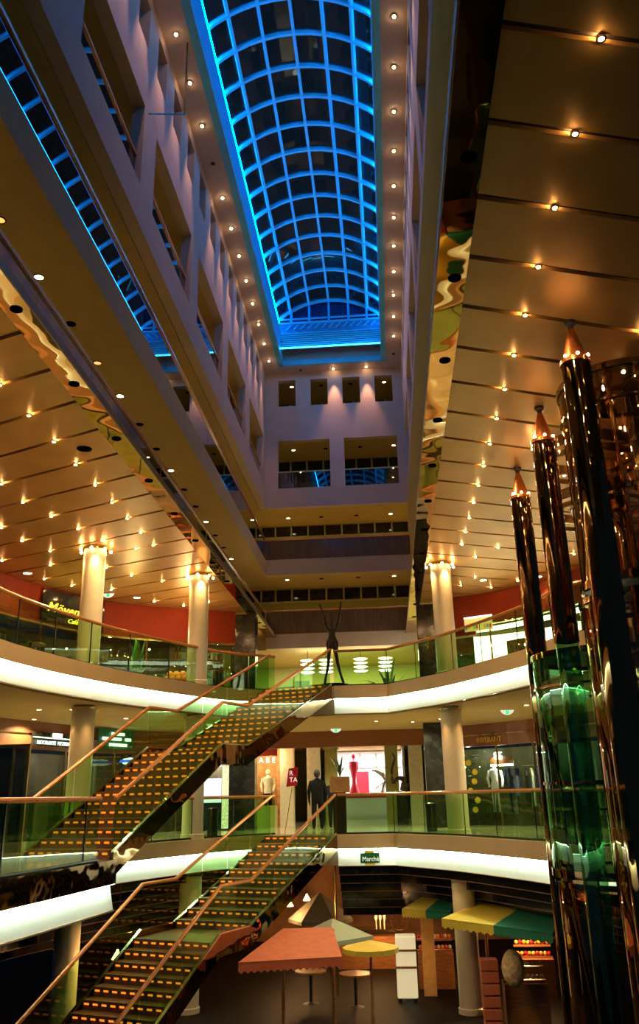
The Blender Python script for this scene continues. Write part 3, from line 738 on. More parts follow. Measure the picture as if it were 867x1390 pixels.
hood(4.9, 18.6, 6.7, 7.1, 1.25, 'round bronze hood with small lamps under the ceiling behind the farthest mast')
for i, (x, y, hw, lab) in enumerate(((4.6, 14.04, .20, 'broad black guide mast behind the middle pencil mast'), (4.95, 17.15, .12, 'slim black guide mast behind the farthest pencil mast'))):
    t = thing('guide_mast', lab, 'mast', (x, y, -4.1))
    m = MB(); m.box(x - hw, x + hw, y - hw, y + hw, -4.1, 7.39); m.build('post', M_black, t)
    m = MB(); m.box(x - hw - .03, x - hw, y - .03, y + .03, -4.1, 7.3); m.build('guide_rail', M_brass, t)

# ------------------------------------------------------------------ piers, shop walls
for x0, x1, y0, nm in ((-5.55, -4.66, 30.8, 'left'), (1.12, 1.85, 30.2, 'right')):
    for z0, z1, lv in ((L2Z, CZ - .1, 'top'), (0, 3.27, 'middle')):
        t = thing('marble_pier', 'black marble pier on the %s side of the %s gallery passage' % (nm, lv), 'pier', ((x0 + x1) / 2, y0 + .3, z0))
        m = MB(); m.box(x0, x1, y0, y0 + .6, z0, z1); m.build('shaft', M_black, t, bevel=.02)
        m = MB(); m.box(x0 - .01, x1 + .01, y0 - .01, y0 + .61, z0, z0 + .1); m.build('plinth', M_grey, t)
W2L = [(-12.5, 14), (-11.9, 20), (-11.15, 23.8), (-10.6, 25.8), (-9.6, 27.9), (-8.2, 29.3), (-6.8, 30.1), (-5.4, 30.8)]
W2R = [(1.75, 30.1), (2.16, 29.8), (3.5, 29.2), (4.6, 28.1), (5.9, 26.3), (7.2, 23.5), (7.6, 20)]
W1L = [(-12.5, 16), (-11.6, 21), (-10.9, 24.2), (-10, 27.2), (-9.2, 29.6), (-7.5, 31.5), (-5.3, 32.5)]
W1R = [(1.6, 32.6), (2.4, 32.1), (3.6, 31.2), (4.64, 29.9), (6, 27.8), (7.3, 25), (7.8, 21)]
s2l, s2r, s1l, s1r = [smoothp(w_, 3) for w_ in (W2L, W2R, W1L, W1R)]
m = MB(); m.wallstrip(s2l, 6.25, CZ - .005, .2, 1); m.wallstrip(s2r[:6], 6.05, CZ - .005, .2, 1); m.wallstrip(s2r[5:], 6.38, CZ - .005, .2, 1); struct('trim', m, [M_redf])
m = MB(); m.wallstrip(offset(s2l, -.02), 6.19, 6.25, .1, 1); m.wallstrip(offset(s2r, -.02)[5:], 6.34, 6.38, .1, 1); m.wallstrip(offset(s1l, -.03), 2.9, 2.94, .1, 1); m.wallstrip(offset(s1r, -.03), 2.9, 2.94, .1, 1); struct('trim', m, [M_brass])
m = MB(); m.wallstrip(s1l, 2.5, 3.28, .2, 1); m.wallstrip(s1r, 2.55, 3.28, .2, 1); struct('trim', m, [M_brownf])
def shopfront(path, z0, z1, label, depth, back, gl=G_shop, stepn=3):
    t = thing('shopfront', label, 'shopfront', (path[0][0], path[0][1], z0))
    for k in range(0, len(path) - 1, stepn):
        seg = path[k:k + stepn + 1]
        if len(seg) < 2: continue
        m = MB(); m.wallstrip(seg, z0 + .35, z1, .012, 1); m.build('window_glass', gl, t)
        m = MB(); m.box(seg[0][0] - .03, seg[0][0] + .03, seg[0][1] - .03, seg[0][1] + .03, z0, z1); m.build('mullion', M_brass, t)
    m = MB(); m.wallstrip(path, z0, z0 + .35, .06, 1); m.build('plinth', M_shopdk, t)
    m = MB(); m.wallstrip(offset(path, depth), z0, z1, .1, 1); m.build('back_wall', back, t)
M_backd = pm('shop_back_dark', (.05, .035, .02), .5, var=.5, scale=3)
M_backg = pm('shop_back_green', (.05, .06, .022), .5, var=.3, scale=2)
M_backw = pm('shop_back_white', (.75, .74, .66), .6, var=.03)
shopfront(s2l, L2Z, 6.25, 'dark glazed shopfront curving along the left top gallery', 1.6, M_backd)
shopfront(s2r, L2Z, 6.34, 'bright white glazed shopfront on the right of the top gallery', 2.2, M_backw)
shopfront(s1l, 0, 2.5, 'dark glazed shopfront curving along the left middle gallery', 1.6, M_backd)
shopfront(s1r, 0, 2.55, 'clothing shop window on the right of the middle gallery', 1.8, M_backg)
# lights in the shops
area('shop_light_area', (4.2, 29.7, 6.3), (1, .97, .85), 700, 3.0, 1.0, (.2, .4, -1))
t = thing('tube_light', 'bright white tube light along the top of the white shop window', 'lamp', (3.9, 29.3, 6.2))
m = MB(); m.wallstrip(offset(s2r, .25)[4:13], 6.16, 6.30, .08, 1); m.build('tube', E_white, t)
for x, y, p in ((3.75, 31.55, 18), (4.9, 31.0, 30), (2.8, 33.0, 25)): point('window_lamp', (x, y, 2.35), (1, .9, .6), p)
for x, y, z, p in ((-9.5, 29.2, 6.0, 16), (-7, 31.2, 6.0, 20), (-11.8, 25, 6.0, 12), (-6.2, 31.6, 6.0, 20)): point('window_lamp', (x, y, z), (1, .7, .35), p)
for x, y, z, p in ((-10.4, 28.6, 2.3, 16), (-11.6, 25, 2.3, 12), (-6.2, 33.0, 2.3, 120)): point('window_lamp', (x, y, z), (1, .85, .6), p)

# ------------------------------------------------------------------ passage on the middle gallery
m = MB(); m.box(-5.4, 1.8, 33.0, 33.25, 2.72, 3.28); struct('trim', m, [M_brownf])
m = MB(); m.box(-7.0, 3.0, 33.25, 47, 3.15, 3.25); struct('ceiling', m, [M_soffit])
m = MB(); m.box(-6.2, -6.1, 33.6, 47, 0, 3.15); m.box(1.9, 2.0, 33.2, 47, 0, 3.15); m.box(-6.1, 2.9, 46.9, 47, 0, 3.15); struct('wall_passage', m, [M_olive])
for x, y, lab, mt in ((-3.95, 34.4, 'pale pilaster right of the warmly lit boutique', M_cream), (-2.55, 38.5, 'olive pilaster behind the two people', M_olive), (.0, 36.5, 'olive pilaster right of the red figure', M_olive), (.93, 35.2, 'cream pilaster beside the right black pier', M_cream), (-3.1, 36.2, 'narrow cream pilaster beside the tall wall lamp', M_cream)):
    t = thing('pilaster', lab, 'pilaster', (x, y, 0)); m = MB(); m.box(x - .26, x + .26, y - .2, y + .2, 0, 3.14); m.build('shaft', mt, t)
    m = MB(); m.box(x - .32, x + .32, y - .26, y + .26, 2.9, 3.13); m.build('capital', mt, t)
# bright gallery at the end
m = MB(); m.box(-3.0, .6, 45.4, 45.5, 0, 3.1); m.box(-3.0, -2.9, 41.5, 45.4, 0, 3.1); m.box(.5, .6, 41.5, 45.4, 0, 3.1); struct('wall_gallery', m, [M_white])
m = MB(); 
for x in (-1.55, -.75, -.15): m.box(x - .03, x + .03, 45.3, 45.39, 0, 3.0)
m.box(-2.8, .5, 45.3, 45.39, 2.3, 2.36); struct('trim', m, [M_paleg])
area('gallery_light', (-1.2, 43.6, 3.05), (.9, .97, 1), 190, 2.6, 1.6)
for k, x in enumerate((-2.0, -1.45, -.95)): downlight(x, 37.0, 3.15, 1, 'small lit downlight over the red figure in the passage', 'passage downlights', .09, 60)
t = tag(MB().box(-1.75, -1.15, 45.2, 45.28, 1.15, 2.15).build('painting', M_red), 'square red painting on the white wall behind the red figure', 'painting')
t = tag(MB().box(-.12, .22, 45.2, 45.28, 1.15, 2.4).build('painting', M_red), 'narrow dark red panel on the white wall right of the metal figure', 'painting')
# low red plinth, red figure, bent metal figure
pl = MB(); pl.mat(0).box(-2.15, -.05, 42.45, 43.35, 0, .93); pl.mat(1).box(-2.2, .0, 42.4, 43.4, .93, 1.02)
tag(pl.build('plinth', [M_white, M_red]), 'long pale plinth with red top under the red figure and the bent metal figure', 'plinth')
t = thing('red_figure', 'smooth slender red standing figure on the red plinth', 'sculpture', (-1.78, 42.9, 1.02))
m = MB(); m.lathe(-1.78, 42.9, [(.001, 1.02), (.24, 1.03), (.22, 1.25), (.10, 1.55), (.09, 1.75), (.15, 2.0), (.23, 2.3), (.22, 2.55), (.09, 2.63), (.06, 2.68), (.085, 2.74), (.095, 2.82), (.06, 2.9), (.001, 2.92)], 20); m.build('body', M_red, t, True)
def bent(x, y, z):
    t = thing('metal_figure', 'openwork grey metal figure bent forward on the red plinth', 'sculpture', (x, y, z))
    P = [(x + .10, y, z), (x + .14, y, z + .32), (x + .26, y, z + .62), (x + .16, y, z + .86), (x - .08, y, z + 1.04), (x - .26, y, z + 1.12)]
    m = MB(); m.tube(smoothp(P, 4), [.07 + .06 * math.sin(PI * i / 20) for i in range(21)], 8); m.build('body', M_chrome, t, True)
    m = MB(); m.sph((x - .33, y, z + 1.12), .075, 8, 6); m.build('head', M_chrome, t, True)
    for q in ((x - .05, z), (x - .35, z)):
        m = MB(); m.tube([(x + .18, y, z + .6), (q[0] + .1, y + .05, z + .3), (q[0], y, z)], .025, 6); m.build('strut', M_chrome, t)
bent(-.55, 42.9, 1.02)
def dark_bust(x, y):
    t = thing('dark_sculpture', 'small dark curling sculpture on a black pedestal in the passage', 'sculpture', (x, y, 0))
    m = MB(); m.box(x - .2, x + .2, y - .2, y + .2, 0, 1.15); m.build('pedestal', M_black, t)
    m = MB(); m.tube(smoothp([(x + .05, y, 1.15), (x + .15, y, 1.5), (x - .1, y, 1.6), (x - .3, y, 1.45), (x - .32, y, 1.9), (x - .2, y, 2.3), (x - .28, y, 2.5)], 4), [.12, .13, .14, .14, .12, .1, .09, .08, .07, .07, .06, .06, .06, .05, .05, .05, .05, .05, .05, .04, .04, .04, .04, .03, .03], 8)
    m.build('body', M_bsculpt, t, True)
dark_bust(.33, 33.9)

# boutique on the left of the passage
t = thing('boutique_window', 'warmly lit boutique window between the black pier and the pale pilaster', 'shop window', (-4.8, 34, 0))
m = MB(); m.box(-6.0, -4.25, 35.2, 35.3, 0, 3.1); m.build('back_wall', pm('boutique_back', (.45, .22, .09), .6, var=.4, scale=5), t)
m = MB(); m.box(-5.95, -4.25, 33.75, 33.8, 2.5, 3.1); m.build('fascia', M_redf, t)
m = MB(); m.box(-5.95, -4.25, 33.7, 33.74, 0, .75); m.build('plinth', M_olive, t)
m = MB(); m.box(-5.95, -4.25, 33.72, 33.735, .75, 2.5); m.build('window_glass', G_shop, t)
text('lettering', 'A B E', .28, (-4.95, 33.69, 2.25), (1, 0), E_sign, t)
for x in (-5.3, -4.6): point('window_lamp', (x, 34.0, 2.45), (1, .62, .28), 60)
def mannequin(x, y, z, mat_top, mat_low, label, h=1.6, grp=None, yaw=0):
    t = thing('mannequin', label, 'mannequin', (x, y, z), grp)
    k = h / 1.7
    m = MB(); m.lathe(x, y, [(.001, z + .82 * k), (.15, z + .82 * k), (.16, z + .95 * k), (.13, z + 1.1 * k), (.19, z + 1.32 * k), (.19, z + 1.42 * k), (.06, z + 1.47 * k), (.05, z + 1.52 * k)], 14)
    for s in (-1, 1): m.tube([(x + s * .19, y, z + 1.4 * k), (x + s * .26, y, z + 1.15 * k), (x + s * .22, y - .06, z + .88 * k)], [.06, .05, .04], 8)
    m.build('top', mat_top, t, True)
    m = MB()
    for s in (-1, 1): m.tube([(x + s * .08, y, z + .85 * k), (x + s * .09, y, z + .45 * k), (x + s * .09, y, z + .1)], [.085, .065, .05], 8)
    m.build('trousers', mat_low, t, True)
    m = MB(); m.sph((x, y, z + 1.62 * k), .09, 10, 8, 1.2); m.build('head', M_cream, t, True)
    m = MB(); m.lathe(x, y, [(.001, z), (.18, z), (.18, z + .03), (.001, z + .03)], 16); m.build('stand', M_chrome, t)
M_pale = pm('ivory_clothing', (.8, .72, .6), .8, var=.1)
mannequin(-5.4, 34.3, .4, M_pale, M_pale, 'mannequin in ivory clothes at the left of the warm boutique window')
mannequin(-4.7, 34.4, .4, M_pale, M_cloth_bk, 'mannequin in ivory top and black trousers at the right of the boutique window')
# right shop window contents
mannequin(3.55, 31.9, .3, M_white, M_white, 'mannequin in a white jacket in the right clothing shop window', 1.75)
mannequin(4.1, 31.6, .3, M_navy, M_navy, 'mannequin in navy suit beside the white-jacketed one', 1.8)
t = thing('hanging_sign', 'hanging cardboard sign with glowing white digits in the right clothing shop window', 'sign', (3.75, 31.55, 1.9))
m = MB(); m.obox((3.4, 31.6, 2.02), (4.1, 31.1, 2.02), .02, .32); m.build('board', M_wood, t)
text('lettering', '85', .36, (3.50, 31.42, 2.08), (.7, -.5), E_white, t)
m = MB(); m.obox((3.4, 31.57, 1.90), (4.1, 31.07, 1.90), .03, .06); m.build('light_bar', E_white, t)
for k, (x, y) in enumerate(((4.6, 31.9), (4.75, 31.7), (4.9, 31.5), (5.05, 31.2), (5.2, 31.0), (5.35, 30.7))):
    t = thing('hanging_garment', 'garment hanging on the rail at the right of the clothing shop window', 'garment', (x, y, 1.1), 'garments on the rail in the right shop window')
    m = MB(); m.ext([(x - .02, y - .15, 1.75), (x - .02, y - .24, 1.55), (x - .02, y - .19, .55), (x - .02, y + .19, .55), (x - .02, y + .24, 1.55), (x - .02, y + .15, 1.75), (x - .02, y, 1.8)], (.09, .02, 0))
    m.build('cloth', (M_grey, M_paleg, M_navy, M_teal, M_cream, M_grey)[k], t, bevel=.02)
    m = MB(); m.tube([(x + .02, y, 1.8), (x + .02, y, 1.88)], .008, 5); m.build('hook', M_chrome, t)
tag(MB().tube([(4.5, 32.05, 1.88), (5.45, 30.55, 1.88)], .015, 6).build('clothes_rail', M_chrome), 'chrome clothes rail holding garments in the right shop window', 'rail')
spot(None, (3.7, 31.25, 2.5), (1, .97, .85), 260, 55, .5, (-.12, .5, -1.0)); spot(None, (4.9, 30.3, 2.5), (1, .95, .8), 120, 60, .5, (0, .8, -1.0)); spot(None, (2.95, 31.75, 2.5), (1, .95, .6), 60, 60, .5, (-.3, -.1, -1.0))  # spots without fixtures, added to brighten the mannequins and window display
text_t = thing('shop_sign', 'gilt capital lettering on the brown fascia above the clothing window', 'sign', (3.3, 31.3, 2.7))
text('lettering', 'INVERANT', .26, (2.98, 31.60, 2.66), (.79, -.61), pm('gilt_letters', (.8, .5, .1), .5), text_t, .015, .8)
# sunflowers by the column
def leafset(m, c, h, n, spread, wd, droop=.5, up=.7, seed=1):
    r = random.Random(seed)
    for i in range(n):
        a = 2 * PI * i / n + r.uniform(-.3, .3); L = spread * r.uniform(.7, 1.1); hh = h * r.uniform(.6, 1.1); ca, sa = math.cos(a), math.sin(a)
        prev = None; K = 6
        for k in range(K + 1):
            u = k / K; q = Vector((c[0] + ca * L * u, c[1] + sa * L * u, c[2] + hh * (u * (1 + up) - droop * u * u * 2)))
            wv = wd * math.sin(PI * min(1, .12 + u * .88)) * 1.0 + .004; sd = Vector((-sa, ca, 0)) * wv
            e = (q - sd, q + Vector((0, 0, -.25 * wv)), q + sd)
            if prev: m.add([prev[0], prev[1], prev[2], e[2], e[1], e[0]], [(0, 1, 4, 5), (1, 2, 3, 4)])
            prev = e
def plant(x, y, z, h, n, spread, wd, label, mat=M_leaf, pot=True, seed=1, droop=.5):
    t = thing('potted_plant', label, 'plant', (x, y, z))
    m = MB(); m.lathe(x, y, [(.001, z), (.13, z), (.18, z + .3), (.16, z + .3), (.15, z + .26), (.001, z + .26)], 18); m.build('pot', M_pot, t, True)
    m = MB(); leafset(m, (x, y, z + .25), h, n, spread, wd, droop, seed=seed); leafset(m, (x, y, z + .25), h * 1.3, n // 2, spread * .5, wd, droop * .6, seed=seed + 5); m.build('foliage', mat, t)
    return t
t = thing('sunflower_garland', 'tall garland of yellow flowers and leaves at the left of the clothing window', 'flowers', (2.75, 31.55, .3))
m = MB()
for k in range(9): leafset(m, (2.75 + .05 * math.sin(k), 31.55, .4 + .22 * k), .1, 5, .18, .04, .4, seed=k)
m.build('leaves', M_leafd, t)
for k in range(6):
    m = MB(); c = (2.75 + .12 * math.sin(k * 2.2), 31.38, .5 + .3 * k)
    m.obox((c[0], c[1], c[2]), (c[0], c[1] - .03, c[2]), .05, .05)
    for j in range(9):
        a = 2 * PI * j / 9; m.obox((c[0] + .03 * math.cos(a), c[1] - .01, c[2] + .03 * math.sin(a)), (c[0] + .10 * math.cos(a), c[1] - .01, c[2] + .10 * math.sin(a)), .04, .01, up=(0, 1, 0))
    m.build('flower', M_signy, t)

# ------------------------------------------------------------------ passage on the top gallery
m = MB(); m.box(-9, 5, 41.8, 42, L2Z, 6.85); struct('wall_restaurant', m, [pm('green_yellow_wall', (.52, .50, .16), .7, var=.06)])
area('restaurant_light', (-1.8, 38.8, 6.8), (1, .92, .55), 380, 6.5, 3)
def pendant(x, y, label):
    t = thing('pendant_lamp', label, 'pendant lamp', (x, y, 5.85))
    m = MB(); m.tube([(x, y, 5.88), (x, y, 6.85)], .012, 5); m.build('cord', M_grey, t)
    for k in range(4):
        z = 5.9 + .165 * k
        m = MB(); m.lathe(x, y, [(.001, z - .02), (.22, z), (.30, z + .035), (.22, z + .05), (.001, z + .06)], 20); m.build('disc', E_pend, t, True)
for x, nm in ((-3.2, 'first'), (-2.45, 'second'), (-1.03, 'third'), (-.02, 'fourth')):
    pendant(x * 1.03 - .03, 36.7, '%s from left of the glowing four-disc pendant lamps' % nm)
m = MB(); m.box(-4.3, 1.2, 40.0, 40.6, L2Z, 5.1); tag(m.build('counter', M_olive), 'long olive counter at the rear of the top gallery', 'counter')
tag(MB().box(-4.4, -3.7, 41.6, 41.75, L2Z, 6.2).build('door_leaf', M_leafd), 'green door in the rear wall behind the stair head', 'door')
for k in range(10):
    x = -2.9 + .13 * k + random.uniform(-.03, .03); 
    t = thing('bottle', 'small bottle standing on the rear counter of the top gallery', 'bottle', (x, 40.2, 5.1), 'bottles on the rear counter')
    hb = random.uniform(.24, .34); m = MB(); m.lathe(x, 40.2, [(.001, 5.1), (.04, 5.1), (.04, 5.1 + hb * .6), (.014, 5.1 + hb * .75), (.014, 5.1 + hb), (.001, 5.1 + hb)], 10); m.build('body', M_leaf if k % 2 else M_white, t, True)
plant(.05, 33.0, L2Z, 1.0, 16, 1.25, .05, 'potted palm with arching fronds behind the right top balustrade', M_leafd, seed=3, droop=.55)
plant(-8.2, 28.2, L2Z, .9, 14, .5, .09, 'leafy green plant between the left and middle columns of the top gallery', M_leaf, seed=9)
plant(-7.75, 26.6, L2Z, .9, 14, .5, .09, 'bright leafy plant left of the bottle shelves on the top gallery', M_leaf, seed=12)
plant(-9.9, 23.2, L2Z, .6, 10, .35, .09, 'low green plant at the far left of the top gallery', M_leaf, seed=14)

# tall sculpture at the stair head
def skin_body(name, label, cat, chains, mat, loc, sub=2, extra=None):
    t = thing(name, label, cat, loc)
    me = bpy.data.meshes.new('body'); vv = []; ee = []; rr = []
    for ch in chains:
        prev = None
        for (p, r) in ch:
            idx = None
            for i, q in enumerate(vv):
                if (Vector(q) - Vector(p)).length < 1e-5: idx = i
            if idx is None: vv.append(p); rr.append(r); idx = len(vv) - 1
            if prev is not None: ee.append((prev, idx))
            prev = idx
    me.from_pydata(vv, ee, []); me.materials.append(mat)
    o = bpy.data.objects.new('body', me); COL.objects.link(o); o.parent = t
    mo = o.modifiers.new('skin', 'SKIN'); mo.use_smooth_shade = True
    sv = me.skin_vertices[0].data
    for i, r in enumerate(rr): sv[i].radius = (r, r) if not isinstance(r, tuple) else r
    sv[0].use_root = True
    ms = o.modifiers.new('sub', 'SUBSURF'); ms.levels = sub; ms.render_levels = sub
    return t, o
K = 1.0
skin_body('winged_sculpture', 'tall gaunt bronze figure with raised arms at the head of the upper stair', 'sculpture', [
    [((0, 0, 1.25), .10), ((0, 0, 1.45), .12), ((0, 0, 1.62), .10), ((0, 0, 1.74), .045), ((0, 0, 1.9), .05), ((0, 0, 2.05), .02)],
    [((0, 0, 1.25), .10), ((-.10, 0, 1.05), .07), ((-.14, 0, .6), .055), ((-.22, 0, .25), .04), ((-.26, -.05, 0), .05)],
    [((0, 0, 1.25), .10), ((.09, 0, 1.05), .07), ((.16, 0, .6), .055), ((.25, 0, .25), .04), ((.33, -.05, 0), .05)],
    [((0, 0, 1.62), .10), ((-.16, 0, 1.72), .06), ((-.24, 0, 2.1), .045), ((-.38, 0, 2.55), .025)],
    [((0, 0, 1.62), .10), ((.14, 0, 1.72), .06), ((.24, 0, 2.1), .045), ((.32, 0, 2.6), .025)],
    [((0, 0, 1.45), .12), ((-.16, .03, 1.3), .05), ((-.15, .03, 1.05), .03)], [((0, 0, 1.45), .12), ((.15, .03, 1.3), .05), ((.15, .03, 1.05), .03)]],
    M_bsculpt, (-1.68, 27.25, L2Z + .18))
tag(MB().lathe(-1.65, 27.25, [(.001, L2Z), (.45, L2Z), (.45, L2Z + .17), (.001, L2Z + .17)], 28).build('round_plinth', M_black), 'low round black plinth under the gaunt bronze figure', 'plinth')

# people seen from behind on the middle gallery
def person(x, y, h, label, yaw=0, coat=M_cloth_bk):
    s = h / 1.78
    def P(a, b, c): return (a * s, b * s, c * s)
    t, o = skin_body('person', label, 'person', [
        [(P(0, 0, .95), (.19 * s, .14 * s)), (P(0, 0, 1.15), (.19 * s, .13 * s)), (P(0, 0, 1.38), (.20 * s, .13 * s)), (P(0, 0, 1.48), (.11 * s, .08 * s)), (P(0, .0, 1.55), .06 * s)],
        [(P(0, 0, .95), (.19 * s, .14 * s)), (P(-.10, 0, .86), .11 * s), (P(-.11, -.02, .48), .085 * s), (P(-.12, .02, .1), .06 * s), (P(-.12, .1, .04), .04 * s), (P(-.12, .17, .035), .03 * s)],
        [(P(0, 0, .95), (.19 * s, .14 * s)), (P(.10, 0, .86), .11 * s), (P(.12, .02, .48), .085 * s), (P(.13, -.03, .1), .06 * s), (P(.13, .05, .04), .04 * s), (P(.13, .12, .035), .03 * s)],
        [(P(0, 0, 1.38), (.20 * s, .13 * s)), (P(-.20, 0, 1.40), .08 * s), (P(-.27, -.03, 1.12), .062 * s), (P(-.26, .06, .88), .035 * s), (P(-.25, .08, .78), .03 * s)],
        [(P(0, 0, 1.38), (.20 * s, .13 * s)), (P(.20, 0, 1.40), .08 * s), (P(.27, -.02, 1.12), .062 * s), (P(.25, .08, .88), .035 * s), (P(.24, .10, .78), .03 * s)]], coat, (x, y, 0))
    t.rotation_euler = (0, 0, yaw)
    m = MB(); m.sph((0, .01 * s, 1.66 * s), .098 * s, 16, 12, 1.22); m.add([(-.018 * s, .095 * s, 1.66 * s), (.018 * s, .095 * s, 1.66 * s), (0, .13 * s, 1.635 * s), (0, .1 * s, 1.69 * s)], [(0, 1, 2), (0, 2, 3), (1, 3, 2)])
    me = m.build('head', M_skin, None, True); me.parent = t
    m = MB(); m.sph((0, -.022 * s, 1.672 * s), .104 * s, 16, 12, 1.22)
    hh = m.build('hair', M_hair, None, True); hh.parent = t
    for sd in (-1, 1):
        m = MB(); bx, by, bz = sd * .245 * s, .10 * s, .76 * s
        m.sph((bx, by, bz), .035 * s, 8, 6, 1.3)
        for f in range(4): m.tube([(bx + sd * .004, by - .03 * s + f * .02 * s, bz - .03 * s), (bx, by - .03 * s + f * .02 * s, bz - .075 * s), (bx - sd * .012 * s, by - .028 * s + f * .02 * s, bz - (.10 + .008 * (f in (1, 2))) * s)], .008 * s, 6)
        m.tube([(bx, by + .03 * s, bz), (bx - sd * .01, by + .05 * s, bz - .03 * s), (bx - sd * .015, by + .05 * s, bz - .06 * s)], .009 * s, 6)
        q = m.build('hand', M_skin, None, True); q.parent = t
    return t
person(-2.5, 30.4, 1.86, 'taller person in black, standing with back turned on the middle gallery', .1)
person(-2.05, 31.5, 1.66, 'shorter dark-haired person beside the taller one, partly behind the planter', -.2, pm('dark_grey_clothing', (.015, .015, .018), .9, spec=.1))

# planter on pedestal at the stair head of the middle gallery
t = thing('planter_box', 'wooden planter box with spiky plant on a dark pedestal at the stair head', 'planter', (-1.55, 27.1, 0))
m = MB(); m.box(-1.76, -1.38, 27.0, 27.3, 0, 1.12); m.build('pedestal', pm('dark_red_wood', (.05, .02, .01), .3), t)
m = MB(); m.box(-1.84, -1.26, 26.95, 27.4, 1.12, 1.56); m.build('box', pm('light_wood', (.55, .27, .09), .4, var=.2), t, bevel=.01)
m = MB(); leafset(m, (-1.55, 27.2, 1.55), .5, 12, .28, .025, .3, seed=4); m.build('foliage', M_leafd, t)
# red sign on a stand
t = thing('sign_stand', 'red placard leaning on a thin stand behind the left lower handrail', 'sign', (-3.2, 28.4, 0))
m = MB(); m.tube([(-3.35, 28.4, 0), (-3.12, 28.4, 1.3)], .015, 6); m.build('pole', M_brass, t)
m = MB(); m.ext([(-3.30, 28.38, 1.32), (-2.97, 28.38, 1.36), (-2.92, 28.38, 1.90), (-3.22, 28.38, 1.86)], (0, .02, 0)); m.build('placard', M_red, t)
text('lettering', 'R\nTA', .2, (-3.2, 28.36, 1.66), (1, .05), M_letter, t, .003)
# litter bins
def bin_(x, y, z, label, mt):
    t = thing('litter_bin', label, 'litter bin', (x, y, z))
    m = MB(); m.lathe(x, y, [(.001, z), (.15, z), (.15, z + .72), (.001, z + .72)], 24); m.build('body', mt, t, True)
    m = MB(); m.lathe(x, y, [(.155, z + .66), (.165, z + .66), (.165, z + .76), (.12, z + .78), (.12, z + .70)], 24); m.build('rim', M_grey, t, True)
bin_(-5.15, 26.1, 0, 'cylindrical bin right of the middle column, lower gallery', M_grey)
bin_(1.1, 27.4, 0, 'cylindrical metal bin in front of the right black pier, middle gallery', M_grey)
bin_(-5.35, 27.8, L2Z, 'cylindrical dark bin beside the middle column of the top gallery', M_black)
bin_(3.55, 27.6, L2Z, 'dark cylinder standing in front of the white shop on the top gallery', M_grey)

# ------------------------------------------------------------------ signs
def board(a, b, z0, z1, name, label, mat, cat='sign', th=.03, nrm=-.06):
    d = Vector((b[0] - a[0], b[1] - a[1], 0)).normalized(); n = Vector((d.y, -d.x, 0)) * abs(nrm)
    t = thing(name, label, cat, ((a[0] + b[0]) / 2, (a[1] + b[1]) / 2, z0))
    m = MB(); m.ext([(a[0] + n.x, a[1] + n.y, z0), (b[0] + n.x, b[1] + n.y, z0), (b[0] + n.x, b[1] + n.y, z1), (a[0] + n.x, a[1] + n.y, z1)], -n.normalized() * th); m.build('board', mat, t)
    return t, d, n
t, d, n = board((-10.63, 25.71), (-9.45, 28.1), 6.28, 7.3, 'shop_sign', 'dark sign with glowing yellow script on the left red fascia', M_black, nrm=.08)
text('lettering', 'Mövenpick', .42, (-10.55 + n.x * 1.5, 25.85 + n.y * 1.5, 6.62), d, E_yel, t, .01, 1.15, shear=.3)
text('small_lettering', 'Café  Bistro', .2, (-10.15 + n.x * 1.5, 26.6 + n.y * 1.5, 6.36), d, E_yel, t, .01, 1.2, shear=.3)
t, d, n = board((2.74, 29.57), (3.62, 29.1), 6.14, 6.62, 'shop_sign', 'framed gold sign with coloured dots on the right red fascia', pm('gold_board', (.75, .55, .15), .3, emit=(1, .75, .25), es=.45), nrm=.10)
cols = [(.05, .2, .7), (.8, .25, .03), (.8, .6, .03), (.03, .5, .15), (.8, .05, .03), (.85, .8, .6), (.8, .6, .05), (.8, .3, .03), (.05, .3, .6), (.8, .05, .05)]
for k, c in enumerate(cols):
    q = Vector((2.80 + n.x * 1.2, 29.54 + n.y * 1.2, 6.27)) + d * (.095 * k)
    m = MB(); m.obox(q - d * .035, q + d * .035, .02, .12 if k else .16); m.build('letter', pm('dot%d' % k, c, .4, emit=c, es=.5), t)
m = MB(); a, b = Vector((2.74 + n.x, 29.57 + n.y, 6.60)), Vector((3.62 + n.x, 29.10 + n.y, 6.60)); m.obox(a, b, .06, .05); m.build('frame_bar', E_sign, t)
t, d, n = board((-10.5, 25.54), (-9.85, 27.75), 2.6, 2.98, 'shop_sign', 'pale lettered sign on the left brown fascia of the middle gallery', M_shopdk, nrm=.09)
text('lettering', 'RISTORANTE  PIZZERIA', .15, (-10.45 + n.x * 1.4, 25.7 + n.y * 1.4, 2.64), d, E_sign, t, .005, 1.0)
m = MB(); a = Vector((-10.5 + n.x * 1.3, 25.54 + n.y * 1.3, 2.83)); m.obox(a, a + d * 2.2, .02, .03); m.build('line', E_sign, t)
m = MB(); m.obox(a + d * .9 + Vector((0, 0, .08)), a + d * 1.35 + Vector((0, 0, .08)), .02, .14); m.build('logo_plate', E_sign, t)
t, d, n = board((-9.66, 28.23), (-9.0, 29.9), 2.62, 3.24, 'hanging_sign', 'dark green hanging sign with three bright lines right of the left column', M_signg, nrm=.4)
for z, u0, u1 in ((3.08, .6, 1.25), (2.92, .15, 1.1), (2.92, 1.3, 1.6), (2.74, .5, 1.4)):
    a = Vector((-9.66 + n.x * 1.1, 28.23 + n.y * 1.1, z)); m = MB(); m.obox(a + d * u0, a + d * u1, .02, .09); m.build('text_line', E_sign, t)
m = MB(); m.lathe(-8.6, 29.4, [(.001, 2.12), (.22, 2.16), (.3, 2.24), (.22, 2.32), (.001, 2.36)], 20); t = thing('oval_lamp', 'glowing white oval lamp with blue rim on the left middle gallery', 'lamp', (-8.6, 29.4, 2.12)); m.build('shade', E_sign, t, True)
